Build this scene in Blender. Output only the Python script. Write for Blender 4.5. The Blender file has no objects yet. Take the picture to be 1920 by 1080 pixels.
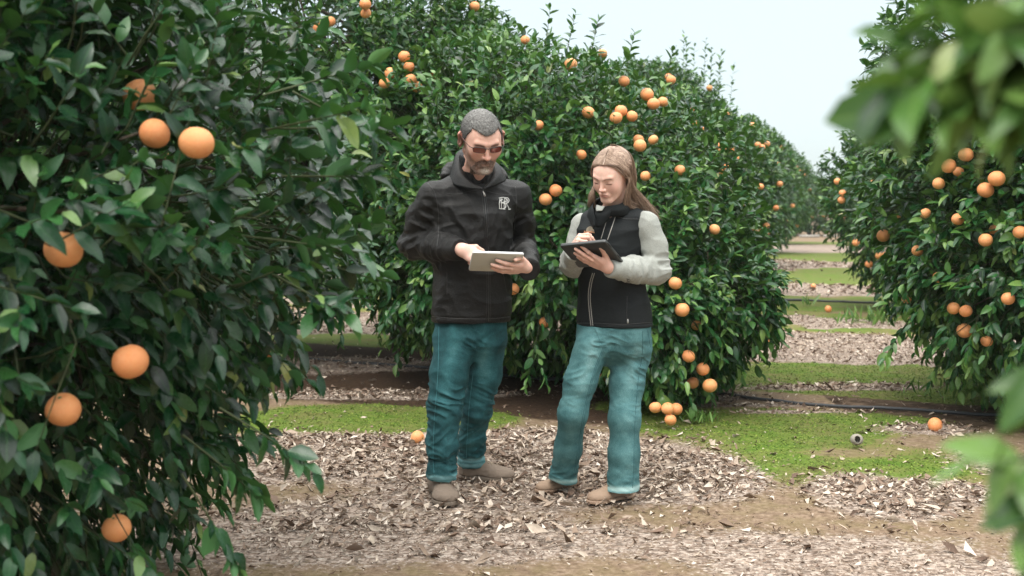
import bpy, math, random
import numpy as np
from mathutils import Vector, Matrix
from mathutils.bvhtree import BVHTree

# ---------------------------------------------------------------- camera, world, sun, exposure
SC = bpy.context.scene
COL = SC.collection
CAM_H = 1.34
FPX = 2133.0                       # focal length in pixels of the 1920 px wide photograph
PITCH = math.atan((540 - 388) / FPX)
cam_d = bpy.data.cameras.new("camera"); cam = bpy.data.objects.new("camera", cam_d); COL.objects.link(cam)
cam.location = (0, 0, CAM_H); cam.rotation_euler = (math.pi / 2 - PITCH, 0, 0)
cam_d.sensor_width = 36.0; cam_d.lens = FPX / 1920 * 36.0
cam_d.clip_start = 0.05; cam_d.clip_end = 3000
cam_d.dof.use_dof = True; cam_d.dof.focus_distance = 5.35; cam_d.dof.aperture_fstop = 3.4
SC.camera = cam

SUN_EL, SUN_AZ = math.radians(58), math.radians(205)
world = bpy.data.worlds.new("World"); SC.world = world; world.use_nodes = True
_n = world.node_tree.nodes; _l = world.node_tree.links; _n.clear()
_out = _n.new("ShaderNodeOutputWorld")
_sky = _n.new("ShaderNodeTexSky"); _sky.sky_type = 'NISHITA'; _sky.sun_disc = False
_sky.sun_elevation = SUN_EL; _sky.sun_rotation = SUN_AZ; _sky.air_density = 1.0; _sky.dust_density = 3.0
_b1 = _n.new("ShaderNodeBackground"); _b1.inputs[1].default_value = 0.05; _l.new(_sky.outputs[0], _b1.inputs[0])
# the even overcast veil over the sky: brighter overhead than at the horizon
_tc = _n.new("ShaderNodeTexCoord"); _sep = _n.new("ShaderNodeSeparateXYZ"); _l.new(_tc.outputs['Generated'], _sep.inputs[0])
_cr = _n.new("ShaderNodeValToRGB"); _l.new(_sep.outputs['Z'], _cr.inputs[0])
_cr.color_ramp.elements[0].position = 0.0; _cr.color_ramp.elements[0].color = (.57, .65, .66, 1)
_cr.color_ramp.elements[1].position = 0.95; _cr.color_ramp.elements[1].color = (3.5, 3.45, 3.3, 1)
_e = _cr.color_ramp.elements.new(.26); _e.color = (.635, .705, .71, 1)
_b2 = _n.new("ShaderNodeBackground"); _b2.inputs[1].default_value = 1.0; _l.new(_cr.outputs[0], _b2.inputs[0])
_add = _n.new("ShaderNodeAddShader"); _l.new(_b1.outputs[0], _add.inputs[0]); _l.new(_b2.outputs[0], _add.inputs[1])
_l.new(_add.outputs[0], _out.inputs[0])

sun_d = bpy.data.lights.new("sun", 'SUN'); sun = bpy.data.objects.new("sun", sun_d); COL.objects.link(sun)
sun_d.energy = 1.5; sun_d.angle = math.radians(25); sun_d.color = (1, .96, .9)
_sd = Vector((math.sin(SUN_AZ) * math.cos(SUN_EL), math.cos(SUN_AZ) * math.cos(SUN_EL), math.sin(SUN_EL)))
sun.rotation_euler = _sd.to_track_quat('Z', 'Y').to_euler()

SC.view_settings.view_transform = 'Standard'; SC.view_settings.look = 'None'
SC.view_settings.exposure = 0.28; SC.view_settings.gamma = 1.0
SC.cycles.max_bounces = 5; SC.cycles.diffuse_bounces = 2; SC.cycles.glossy_bounces = 2
SC.cycles.transmission_bounces = 3; SC.cycles.transparent_max_bounces = 8
SC.cycles.use_denoising = True; SC.cycles.volume_bounces = 0

# ---------------------------------------------------------------- small helpers
def P(px, py, Y):
    """world point at depth Y seen at pixel px, py of the photograph"""
    u = (px - 960) / FPX; v = (540 - py) / FPX
    cp, sp = math.cos(PITCH), math.sin(PITCH)
    t = Y / (cp + v * sp)
    return np.array([u * t, Y, CAM_H + (v * cp - sp) * t])

def G(px, py):
    """ground point under a pixel"""
    u = (px - 960) / FPX; v = (540 - py) / FPX
    cp, sp = math.cos(PITCH), math.sin(PITCH)
    t = CAM_H / (sp - v * cp)
    return np.array([u * t, (cp + v * sp) * t, 0.0])

def tag(o, label=None, cat=None, group=None, kind=None):
    if label: o['label'] = label
    if cat: o['category'] = cat
    if group: o['group'] = group
    if kind: o['kind'] = kind
    return o

def empty(name, loc):
    o = bpy.data.objects.new(name, None); COL.objects.link(o); o.location = loc; o.empty_display_size = .1
    return o

def link(name, me, parent=None, base=None, mat=None):
    o = bpy.data.objects.new(name, me); COL.objects.link(o)
    if mat is not None: me.materials.append(mat)
    if parent is not None: o.parent = parent
    if base is not None: o.location = base
    return o

def mesh_np(name, V, F, smooth=True, attrs=None, uv=None, mat_idx=None):
    """V (n,3), F list/array of polygons (k,3) or (k,4) arrays, or a list of such arrays"""
    me = bpy.data.meshes.new(name)
    V = np.asarray(V, dtype=np.float32)
    if not isinstance(F, list): F = [F]
    F = [np.asarray(f, dtype=np.int32) for f in F if len(f)]
    me.vertices.add(len(V)); me.vertices.foreach_set("co", V.ravel())
    nl = sum(f.size for f in F); npoly = sum(len(f) for f in F)
    loops = np.concatenate([f.ravel() for f in F]) if F else np.zeros(0, np.int32)
    starts = []; s = 0
    for f in F:
        starts.append(s + np.arange(len(f), dtype=np.int32) * f.shape[1]); s += f.size
    me.loops.add(nl); me.loops.foreach_set("vertex_index", loops)
    me.polygons.add(npoly); me.polygons.foreach_set("loop_start", np.concatenate(starts).astype(np.int32))
    if smooth: me.polygons.foreach_set("use_smooth", np.ones(npoly, dtype=bool))
    if mat_idx is not None: me.polygons.foreach_set("material_index", np.asarray(mat_idx, dtype=np.int32))
    for k, a in (attrs or {}).items():
        a = np.asarray(a, dtype=np.float32)
        if a.ndim == 1:
            at = me.attributes.new(k, 'FLOAT', 'POINT'); at.data.foreach_set("value", a)
        else:
            if a.shape[1] == 3: a = np.concatenate([a, np.ones((len(a), 1), np.float32)], 1)
            at = me.attributes.new(k, 'FLOAT_COLOR', 'POINT'); at.data.foreach_set("color", a.ravel())
    if uv is not None:
        l = me.uv_layers.new(name="uv"); l.data.foreach_set("uv", np.asarray(uv, np.float32)[loops].ravel())
    me.update(); me.validate()
    return me

# ---------------------------------------------------------------- noise
_rs = np.random.RandomState(7)
_LAT = _rs.rand(32, 32, 32).astype(np.float32)
def vnoise(p):
    p = np.asarray(p, dtype=np.float64); i = np.floor(p).astype(np.int64); f = (p - i).astype(np.float32)
    f = f * f * (3 - 2 * f); i &= 31; j = (i + 1) & 31
    x, y, z = f[..., 0], f[..., 1], f[..., 2]
    L = _LAT; a, b, c = i[..., 0], i[..., 1], i[..., 2]; A, B, C_ = j[..., 0], j[..., 1], j[..., 2]
    v00 = L[a, b, c] * (1 - x) + L[A, b, c] * x; v10 = L[a, B, c] * (1 - x) + L[A, B, c] * x
    v01 = L[a, b, C_] * (1 - x) + L[A, b, C_] * x; v11 = L[a, B, C_] * (1 - x) + L[A, B, C_] * x
    return (v00 * (1 - y) + v10 * y) * (1 - z) + (v01 * (1 - y) + v11 * y) * z
def fbm(p, o=4):
    s = 0; a = .5; t = 0; p = np.asarray(p, dtype=np.float64)
    for k in range(o):
        s = s + a * vnoise(p * (2 ** k) + k * 7.3); t += a; a *= .5
    return s / t
def n2(x, y, f, o=4, s=0.0):
    return fbm(np.stack([x * f + s, y * f + s * 1.7, np.full_like(x, s * .37 + .5)], -1), o)
def ridge(p): return 1 - np.abs(2 * vnoise(p) - 1)
def sstep(a, b, x): t = np.clip((x - a) / (b - a), 0, 1); return t * t * (3 - 2 * t)
def unit(v): v = np.asarray(v, float); return v / max(1e-9, np.linalg.norm(v))

# ---------------------------------------------------------------- materials
class NT:
    def __init__(s, name):
        s.m = bpy.data.materials.new(name); s.m.use_nodes = True
        s.t = s.m.node_tree; s.n = s.t.nodes; s.l = s.t.links
        s.b = s.n['Principled BSDF']; s.out = s.n['Material Output']
    def new(s, typ, **kw):
        o = s.n.new(typ)
        for k, v in kw.items(): setattr(o, k, v)
        return o
    def set(s, inp, v):
        if hasattr(v, 'links') or isinstance(v, bpy.types.NodeSocket): s.l.new(v, inp)
        else: inp.default_value = v
    def attr(s, name, out='Fac'):
        a = s.new('ShaderNodeAttribute'); a.attribute_name = name; return a.outputs[out]
    def obj(s): return s.new('ShaderNodeTexCoord').outputs['Object']
    def pos(s): return s.new('ShaderNodeNewGeometry').outputs['Position']
    def noise(s, vec, scale, detail=4, rough=.55, out='Fac', dist=0):
        t = s.new('ShaderNodeTexNoise'); s.l.new(vec, t.inputs['Vector'])
        t.inputs['Scale'].default_value = scale; t.inputs['Detail'].default_value = detail
        t.inputs['Roughness'].default_value = rough; t.inputs['Distortion'].default_value = dist
        return t.outputs[out]
    def vor(s, vec, scale, feature='F1', out='Distance'):
        t = s.new('ShaderNodeTexVoronoi'); t.feature = feature; s.l.new(vec, t.inputs['Vector']); t.inputs['Scale'].default_value = scale
        return t.outputs[out]
    def mapping(s, vec, scale=(1, 1, 1), rot=(0, 0, 0)):
        m = s.new('ShaderNodeMapping'); s.l.new(vec, m.inputs[0]); m.inputs['Scale'].default_value = scale; m.inputs['Rotation'].default_value = rot
        return m.outputs[0]
    def ramp(s, fac, stops, interp='LINEAR'):
        r = s.new('ShaderNodeValToRGB'); s.l.new(fac, r.inputs[0]); r.color_ramp.interpolation = interp
        e = r.color_ramp.elements
        while len(e) < len(stops): e.new(.5)
        for k, (p, c) in enumerate(stops):
            e[k].position = p; e[k].color = (c, c, c, 1) if isinstance(c, (int, float)) else (*c, 1)
        return r.outputs[0]
    def mix(s, f, a, b, mode='MIX'):
        m = s.new('ShaderNodeMix'); m.data_type = 'RGBA'; m.blend_type = mode
        s.set(m.inputs[0], f)
        for i, v in ((6, a), (7, b)):
            if isinstance(v, tuple): m.inputs[i].default_value = (*v, 1) if len(v) == 3 else v
            else: s.set(m.inputs[i], v)
        return m.outputs[2]
    def math(s, op, a, b=0.0, c=None):
        m = s.new('ShaderNodeMath'); m.operation = op; s.set(m.inputs[0], a); s.set(m.inputs[1], b)
        if c is not None: s.set(m.inputs[2], c)
        return m.outputs[0]
    def bump(s, h, dist=.01, strength=1.0, normal=None):
        b = s.new('ShaderNodeBump'); s.l.new(h, b.inputs['Height']); b.inputs['Distance'].default_value = dist
        b.inputs['Strength'].default_value = strength
        if normal is not None: s.l.new(normal, b.inputs['Normal'])
        return b.outputs[0]
    def fin(s, color=None, rough=None, spec=None, normal=None, **kw):
        b = s.b
        if color is not None:
            if isinstance(color, tuple): b.inputs['Base Color'].default_value = (*color, 1)
            else: s.l.new(color, b.inputs['Base Color'])
        if rough is not None: s.set(b.inputs['Roughness'], rough)
        if spec is not None: s.set(b.inputs['Specular IOR Level'], spec)
        if normal is not None: s.l.new(normal, b.inputs['Normal'])
        for k, v in kw.items(): s.set(b.inputs[k.replace('_', ' ')], v)
        return s.m

# ---------------------------------------------------------------- signed-distance modelling
def smin(a, b, k):
    h = np.clip(.5 + .5 * (b - a) / k, 0, 1)
    return b * (1 - h) + a * h - k * h * (1 - h)
def smax(a, b, k): return -smin(-a, -b, k)
def cone(p, a, b, ra, rb):
    a = np.asarray(a, float); b = np.asarray(b, float); d = b - a
    t = np.clip(((p - a) @ d) / max(1e-12, d @ d), 0, 1)
    return np.linalg.norm(p - a - t[:, None] * d, axis=1) - (ra + (rb - ra) * t)
def chain(p, pts, rs, k=.012):
    d = None
    for i in range(len(pts) - 1):
        e = cone(p, pts[i], pts[i + 1], rs[i], rs[i + 1])
        d = e if d is None else smin(d, e, k)
    return d
def ell(p, c, r, R=None):
    q = p - np.asarray(c, float)
    if R is not None: q = q @ R
    r = np.asarray(r, float)
    k0 = np.linalg.norm(q / r, axis=1); k1 = np.linalg.norm(q / (r * r), axis=1) + 1e-9
    return k0 * (k0 - 1) / k1
def box(p, c, r, R=None, rd=.004):
    q = p - np.asarray(c, float)
    if R is not None: q = q @ R
    q = np.abs(q) - (np.asarray(r, float) - rd)
    return np.linalg.norm(np.maximum(q, 0), axis=1) + np.minimum(q.max(1), 0) - rd
def stack(p, tab, yaw=0.0, ex=2.4):
    """body of stacked ovals: rows (z, cx, cy, rx, ry)"""
    tab = np.asarray(tab, float); z = np.clip(p[:, 2], tab[0, 0], tab[-1, 0])
    cx, cy, rx, ry = (np.interp(z, tab[:, 0], tab[:, i]) for i in (1, 2, 3, 4))
    c, s = math.cos(yaw), math.sin(yaw); dx = p[:, 0] - cx; dy = p[:, 1] - cy
    u = dx * c + dy * s; v = -dx * s + dy * c
    r = ((np.abs(u) / rx) ** ex + (np.abs(v) / ry) ** ex) ** (1 / ex)
    d = (r - 1) * np.minimum(rx, ry)
    dz = np.maximum(tab[0, 0] - p[:, 2], p[:, 2] - tab[-1, 0])
    return np.where(dz > 0, np.sqrt(np.maximum(d, 0) ** 2 + dz ** 2), np.maximum(d, -.1))

def nets(fn, lo, hi, h):
    """surface of fn(p)=0 by surface nets; returns verts and quads"""
    lo = np.asarray(lo, float); hi = np.asarray(hi, float); B = 5
    n = (np.ceil((hi - lo) / h / B).astype(int)) * B + 1
    cn = (n - 1) // B + 1
    ax = [lo[i] + np.arange(cn[i]) * h * B for i in range(3)]
    g = np.stack(np.meshgrid(*ax, indexing='ij'), -1).reshape(-1, 3)
    Fc = fn(g).reshape(cn)
    near = np.abs(Fc) < h * B * 1.9
    blk = np.zeros(cn - 1, bool); sg = Fc < 0
    for a in (0, 1):
        for b in (0, 1):
            for c in (0, 1):
                sl = (slice(a, cn[0] - 1 + a), slice(b, cn[1] - 1 + b), slice(c, cn[2] - 1 + c))
                blk |= near[sl]
    F = np.repeat(np.repeat(np.repeat(np.where(Fc < 0, -1., 1.), B, 0), B, 1), B, 2)[:n[0], :n[1], :n[2]].astype(np.float32)
    act = np.zeros(n, bool)
    bi = np.argwhere(blk)
    off = np.stack(np.meshgrid(*[np.arange(B + 1)] * 3, indexing='ij'), -1).reshape(-1, 3)
    ids = (bi[:, None, :] * B + off[None]).reshape(-1, 3)
    act[ids[:, 0], ids[:, 1], ids[:, 2]] = True
    ii = np.argwhere(act)
    vals = np.concatenate([fn(lo + c * h) for c in np.array_split(ii, max(1, len(ii) // 400000))])
    F[ii[:, 0], ii[:, 1], ii[:, 2]] = vals
    F = np.where(F == 0, 1e-9, F)
    # cells
    neg = F < 0
    m = np.zeros(n - 1, np.int8)
    cs = [(a, b, c) for a in (0, 1) for b in (0, 1) for c in (0, 1)]
    for a, b, c in cs: m += neg[a:n[0] - 1 + a, b:n[1] - 1 + b, c:n[2] - 1 + c]
    cell = np.argwhere((m > 0) & (m < 8))
    idx = np.full(n - 1, -1, np.int64); idx[cell[:, 0], cell[:, 1], cell[:, 2]] = np.arange(len(cell))
    acc = np.zeros((len(cell), 3)); cnt = np.zeros(len(cell))
    cv = {c: F[cell[:, 0] + c[0], cell[:, 1] + c[1], cell[:, 2] + c[2]] for c in cs}
    for c in cs:
        for a in range(3):
            if c[a] == 0:
                d = list(c); d[a] = 1; d = tuple(d)
                v0, v1 = cv[c], cv[d]; x = (v0 < 0) != (v1 < 0)
                t = np.where(x, v0 / np.where(x, v0 - v1, 1), 0)
                q = np.array(c, float)[None].repeat(len(cell), 0); q[:, a] += t
                acc += q * x[:, None]; cnt += x
    V = lo + (cell + acc / np.maximum(cnt, 1)[:, None]) * h
    Q = []
    for a in range(3):
        b, c = (a + 1) % 3, (a + 2) % 3
        s0 = [slice(None)] * 3; s1 = [slice(None)] * 3; s0[a] = slice(0, -1); s1[a] = slice(1, None)
        n0 = neg[tuple(s0)]; n1 = neg[tuple(s1)]
        e = np.argwhere(n0 != n1)
        e = e[(e[:, b] > 0) & (e[:, c] > 0) & (e[:, b] < n[b] - 1) & (e[:, c] < n[c] - 1)]
        if not len(e): continue
        def at(db, dc):
            k = e.copy(); k[:, b] -= db; k[:, c] -= dc; return idx[k[:, 0], k[:, 1], k[:, 2]]
        q = np.stack([at(1, 1), at(0, 1), at(0, 0), at(1, 0)], 1)
        flip = ~n0[e[:, 0], e[:, 1], e[:, 2]]
        q[flip] = q[flip][:, ::-1]
        Q.append(q[(q >= 0).all(1)])
    return V, np.concatenate(Q)

def grad(fn, p, e=.002):
    g = np.stack([fn(p + np.eye(3)[i] * e) - fn(p - np.eye(3)[i] * e) for i in range(3)], 1)
    return g / np.maximum(1e-9, np.linalg.norm(g, axis=1))[:, None]

def tube(pts, rad, n=8, cap=True):
    """(V, quads, tris) of a tube along pts"""
    pts = np.asarray(pts, float); m = len(pts); rad = np.broadcast_to(np.asarray(rad, float), (m,))
    T = np.gradient(pts, axis=0); T /= np.maximum(1e-9, np.linalg.norm(T, axis=1))[:, None]
    up = np.array([0, 0, 1.]) if abs(T[0][2]) < .9 else np.array([1., 0, 0])
    N = np.zeros_like(pts); v = np.cross(T[0], up); N[0] = v / np.linalg.norm(v)
    for i in range(1, m):
        v = N[i - 1] - T[i] * (N[i - 1] @ T[i]); N[i] = v / max(1e-9, np.linalg.norm(v))
    Bn = np.cross(T, N); a = np.arange(n) / n * 2 * math.pi
    V = pts[:, None] + rad[:, None, None] * (np.cos(a)[None, :, None] * N[:, None] + np.sin(a)[None, :, None] * Bn[:, None])
    i = np.arange(m - 1)[:, None] * n; j = np.arange(n)[None]; k = (j + 1) % n
    Q = np.stack([i + j, i + k, i + n + k, i + n + j], -1).reshape(-1, 4)
    V = V.reshape(-1, 3)
    if cap:
        V = np.concatenate([V, pts[:1], pts[-1:]]); c0 = m * n
        jj = np.arange(n); kk = (jj + 1) % n
        T3 = np.concatenate([np.stack([kk, jj, np.full(n, c0)], 1), np.stack([(m - 1) * n + jj, (m - 1) * n + kk, np.full(n, c0 + 1)], 1)])
    else: T3 = np.zeros((0, 3), int)
    return V, Q, T3

class Acc:
    def __init__(s): s.V = []; s.Q = []; s.T = []; s.n = 0; s.A = []
    def add(s, V, Q=None, T=None, a=0.0):
        V = np.asarray(V, float)
        if Q is not None and len(Q): s.Q.append(np.asarray(Q) + s.n)
        if T is not None and len(T): s.T.append(np.asarray(T) + s.n)
        s.V.append(V); s.n += len(V); s.A.append(np.full(len(V), a) if np.ndim(a) == 0 else np.asarray(a)); return s
    def tube(s, pts, rad, n=8, a=0.0): return s.add(*tube(pts, rad, n), a=a)
    def mesh(s, name, off=(0, 0, 0), smooth=True, attr='v'):
        F = []
        if s.Q: F.append(np.concatenate(s.Q))
        if s.T: F.append(np.concatenate(s.T))
        return mesh_np(name, np.concatenate(s.V) - np.asarray(off, float), F, smooth, {attr: np.concatenate(s.A)})

def spline(pts, n):
    pts = np.asarray(pts, float); m = len(pts)
    if m == 2: t = np.linspace(0, 1, n)[:, None]; return pts[0] * (1 - t) + pts[1] * t
    q = np.concatenate([[2 * pts[0] - pts[1]], pts, [2 * pts[-1] - pts[-2]]])
    u = np.linspace(0, m - 1 - 1e-6, n); i = u.astype(int); f = (u - i)[:, None]
    a, b, c, d = q[i], q[i + 1], q[i + 2], q[i + 3]
    return .5 * ((2 * b) + (c - a) * f + (2 * a - 5 * b + 4 * c - d) * f ** 2 + (3 * b - a - 3 * c + d) * f ** 3)

# ================================================================ GROUND
def vrow(x, y): return y + .42 * x
def band(v, a, b, w=.35): return sstep(a - w, a + w, v) * (1 - sstep(b - w, b + w, v))
def blob(x, y, c, rx, ry): return np.exp(-(((x - c[0]) / rx) ** 2 + ((y - c[1]) / ry) ** 2) ** 1.8)
def masks(x, y):
    v = vrow(x, y); w = v + 1.9 * (n2(x, y, .7, 5, 3.) - .5) * np.clip(y / 10, .6, 2.6)
    far = sstep(11, 15, v)
    moss = band(w, 6.9, 11.0, .3) + .75 * band(w, 13.9, 16.0) + band(w, 16.2, 18.7) + band(w, 22.8, 27.6) + band(w, 32, 37.5) + .9 * band(w, 45.5, 49.5)
    lit = band(w, 10.9, 13.8, .25) + .55 * band(w, 14.2, 15.6) + band(w, 18.8, 22.7) + band(w, 27.7, 31.8) + band(w, 37.6, 45) + .2 * band(w, 49, 66)
    aisle = sstep(.9, 1.5, x)
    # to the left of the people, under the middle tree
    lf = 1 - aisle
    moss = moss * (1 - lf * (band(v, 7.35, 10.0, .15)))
    soil = np.maximum(lf * band(v, 7.25, 10.4, .2), .55 * (x > 2.2) * band(v, 7.9, 10.4, .3))  # mask of dark bare soil and of the painted shade under the crowns
    near = 1 - sstep(10.5, 11.2, v)
    L = 0
    for q, rx, ry, a in ((G(1010, 865), 1.05, .85, 1.2), (G(690, 850), .75, .50, 1.1), (G(1270, 890), .42, .45, 1.2), (G(540, 850), .5, .6, 1), (G(1640, 925), .30, .42, 1.25), (G(1790, 915), .22, .26, 1.),
                         (G(1560, 726), .8, .17, .9), (G(1350, 744), .28, .16, .9), (G(690, 741), 1.0, .17, 1.1), (G(640, 692), .75, .45, 1.05), (G(820, 700), .4, .2, .5), (G(1730, 805), .35, .2, .7), (G(1700, 1050), .9, .35, .55),
                         (G(1000, 1010), 1.2, .3, .5), (G(600, 1000), .9, .5, .6), (G(1880, 870), .3, .4, .6), (G(1500, 772), .5, .06, .7), (G(1400, 760), .5, .05, .7)):
        L = L + a * blob(x, y, q, rx, ry)
    L = L * near * (-.05 + 1.2 * n2(x, y, 2.2, 4, 9.) + .8 * n2(x, y, .8, 3, 19.))
    base = near * (.03 + .22 * (1 - sstep(5.0, 5.6, y)) * sstep(.4, .62, n2(x, y, 1.3, 4, 5.))) * (1 - .75 * blob(x, y, G(1500, 950), .55, .55)) * (1 - .7 * blob(x, y, G(720, 888), .3, .25))
    M2 = 0
    for q, rx, ry, a in ((G(1390, 800), .75, .70, 1.2), (G(1560, 790), .8, .4, 1.0), (G(1450, 700), 1.0, .9, 1.), (G(1540, 880), .35, .3, .6), (G(680, 786), 1.0, .62, 1.4), (G(1780, 880), .5, .5, .5), (G(1500, 880), .8, .55, .55), (G(1640, 850), .8, .5, .45), (G(1180, 760), .4, .3, .6)):
        M2 = M2 + a * blob(x, y, q, rx, ry)
    moss = np.where(v < 9.0, np.maximum(moss * .35, M2), moss) 
    n = n2(x, y, 2.8, 5, 21.); moss = np.clip(sstep(.30, .80, moss * (.10 + .85 * n + .75 * n2(x, y, .9, 3, 41.)) * .95), 0, 1)
    moss = moss * (1 - np.clip(L * 1.2, 0, 1) * near) * (1 - .9 * blob(x, y, G(1600, 845), .35, .18)) 
    nl = n2(x, y, 3.5, 4, 31.)
    litf = np.clip(sstep(.25, .7, lit * (.5 + nl)), 0, 1)
    litter = np.clip(near * (L * .95 + base) + (1 - near) * litf, 0, 1)
    return moss, litter, np.clip(soil, 0, 1)
def height(x, y):
    v = vrow(x, y)
    h = .035 * (n2(x, y, 1.1, 4, 2.) - .5) + .012 * (n2(x, y, 9, 3, 8.) - .5)
    keep = blob(x, y, (.05, 5.2), 1.0, .6)
    h = h * (1 - .85 * keep) + .05 * band(v, 8.2, 10.2, .5) * (x < 1.2) - .01
    return h

def axis(segs):
    o = [np.array([segs[0][0]])]
    for a, b, st in segs: n = max(1, int(round((b - a) / st))); o.append(np.linspace(a, b, n + 1)[1:])
    return np.concatenate(o)
gx = np.concatenate([-np.geomspace(900, 6, 46)[:-1], axis([(-6, -3.5, .12), (-3.5, 4.5, .035), (4.5, 8, .12)]), np.geomspace(8, 900, 46)[1:]])
gy = np.concatenate([-np.geomspace(60, 1.0, 16)[:-1], axis([(-1, 3.6, .2), (3.6, 8.5, .028), (8.5, 14, .06), (14, 30, .16), (30, 66, .5)]), np.geomspace(66, 1400, 36)[1:]])
X, Y = np.meshgrid(gx, gy, indexing='ij'); xs, ys = X.ravel(), Y.ravel()
mo, li, soil_shade = masks(xs, ys); zz = height(xs, ys)
zz = zz + .012 * mo * np.clip(n2(xs, ys, 14, 3, 4.), 0, 1) + .02 * li * n2(xs, ys, 6, 3, 6.) * (1 - blob(xs, ys, (.05, 5.2), .9, .5))
a, b = np.meshgrid(np.arange(len(gx) - 1), np.arange(len(gy) - 1), indexing='ij'); k = (a * len(gy) + b).ravel()
GQ = np.stack([k, k + len(gy), k + len(gy) + 1, k + 1], 1)
GV = np.stack([xs, ys, zz], 1)

s = NT('orchard_floor'); p = s.pos()
am, al, asoil_shade = s.attr('moss'), s.attr('litter'), s.attr('soil')
big = s.noise(p, .9, 5); fine = s.noise(p, 38, 5, .65); mid = s.noise(p, 7, 4)
soil = s.ramp(fine, [(.25, (.095, .062, .040)), (.5, (.185, .130, .088)), (.75, (.30, .225, .16))])
olive = s.mix(s.ramp(mid, [(.4, 0), (.65, .4)]), soil, (.15, .125, .05)); olive = s.mix(s.math('MULTIPLY', s.ramp(am, [(.0, 0), (.35, .8)]), s.ramp(mid, [(.25, .5), (.6, 1)])), olive, (.135, .145, .035))
big2 = s.noise(p, 2.3, 5, .65)
m1 = s.ramp(s.noise(p, 55, 4, .7), [(.28, (.025, .055, .008)), (.5, (.075, .145, .014)), (.72, (.16, .245, .035))])
m2 = s.ramp(mid, [(.35, (.065, .12, .015)), (.7, (.165, .16, .05))])
mossc = s.mix(.5, m1, m2); mossc = s.mix(s.ramp(big2, [(.42, 0), (.62, .75)]), mossc, (.125, .115, .042))
olive = s.mix(s.ramp(s.math('ADD', asoil_shade, s.math('MULTIPLY', s.math('SUBTRACT', mid, .5), .8)), [(.25, 0), (.6, .95)]), olive, s.ramp(fine, [(.3, (.018, .010, .006)), (.7, (.058, .034, .020))]))  # dark soil, with the shade below the crowns put into its colour
# shreds of leaf and bark, too small to model one by one
q1 = s.mapping(p, (1, 1.7, 1), (0, 0, 1.1)); q2 = s.mapping(p, (1.7, 1, 1), (0, 0, .5))
v1 = s.vor(q1, 34, 'F1', 'Color'); v2 = s.vor(q2, 55, 'F1', 'Color')
c1 = s.ramp(v1, [(0, (.06, .042, .03)), (.35, (.20, .145, .11)), (.65, (.35, .28, .23)), (1, (.52, .46, .40))])
c2 = s.ramp(v2, [(0, (.09, .065, .05)), (.5, (.27, .21, .17)), (1, (.47, .41, .35))])
lc = s.mix(s.ramp(fine, [(.45, 0), (.55, 1)]), c1, c2)
d1 = s.vor(q1, 34, 'F1'); d2 = s.vor(q2, 55, 'F1')
lc = s.mix(s.ramp(d1, [(.5, 0), (.8, .6)]), lc, (.05, .035, .025))
ml = s.ramp(s.math('ADD', s.math('MULTIPLY', al, 1.0), s.math('MULTIPLY', s.math('SUBTRACT', fine, .5), .9)), [(.28, 0), (.5, 1)])
mm = s.ramp(s.math('ADD', s.math('ADD', am, s.math('MULTIPLY', s.math('SUBTRACT', big2, .5), -1.1)), s.math('MULTIPLY', s.math('SUBTRACT', s.noise(p, 16, 5, .7), .5), 1.4)), [(.38, 0), (.62, 1)])
col = s.mix(mm, olive, mossc); col = s.mix(ml, col, lc)
hgt = s.math('ADD', s.math('MULTIPLY', fine, .5), s.math('MULTIPLY', d1, .6))
M_GROUND = s.fin(col, .95, .15, s.bump(hgt, .012, .8))
g_me = mesh_np('ground', GV, GQ, True, {'moss': mo, 'litter': li, 'soil': soil_shade})
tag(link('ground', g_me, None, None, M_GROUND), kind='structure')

# ---- dry leaves and bark shreds lying on the floor
rs = np.random.RandomState(11)
def scatter(n, x0, x1, y0, y1, pow_=0):
    x = rs.uniform(x0, x1, n); y = rs.uniform(y0, y1, n); return x, y
def chips(x, y, L, W, lift, seed, flatness=.30):
    r = np.random.RandomState(seed); n = len(x)
    z = height(x, y) + .02 * masks_l(x, y) + lift
    B = np.stack([x, y, z], 1); a = r.uniform(0, 2 * math.pi, n); tl = r.randn(n) * flatness; rl = r.randn(n) * flatness * 1.2
    X = np.stack([np.cos(a) * np.cos(tl), np.sin(a) * np.cos(tl), np.sin(tl)], 1)
    up = np.array([0, 0, 1.])[None].repeat(n, 0); Yv = np.cross(up, X); Yv /= np.linalg.norm(Yv, axis=1)[:, None]; Z = np.cross(X, Yv)
    c, s_ = np.cos(rl)[:, None], np.sin(rl)[:, None]; Yv, Z = Yv * c + Z * s_, -Yv * s_ + Z * c
    L = L[:, None]; W = W[:, None]; cu = (r.uniform(-.25, .45, n)[:, None]) * L; cw = r.uniform(.0, .9, n)[:, None] * W
    j = r.uniform(-.35, .35, (n, 4))
    pts = [B + X * L * .5 + Yv * W * j[:, :1] + Z * cu, B - X * L * .5 + Yv * W * j[:, 1:2] + Z * cu * r.uniform(-.3, 1, (n, 1)),
           B + Yv * W * .5 + X * L * j[:, 2:3] + Z * cw, B - Yv * W * .5 + X * L * j[:, 3:4] + Z * cw * r.uniform(.2, 1, (n, 1)), B]
    V = np.stack(pts, 1).reshape(-1, 3); k = np.arange(n)[:, None] * 5
    T = np.concatenate([k + np.array([[0, 2, 4]]), k + np.array([[2, 1, 4]]), k + np.array([[1, 3, 4]]), k + np.array([[3, 0, 4]])])
    return V, T, np.repeat(r.rand(n), 5)
def masks_l(x, y): return masks(x, y)[1] * n2(x, y, 6, 3, 6.)
acc = Acc()
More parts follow.
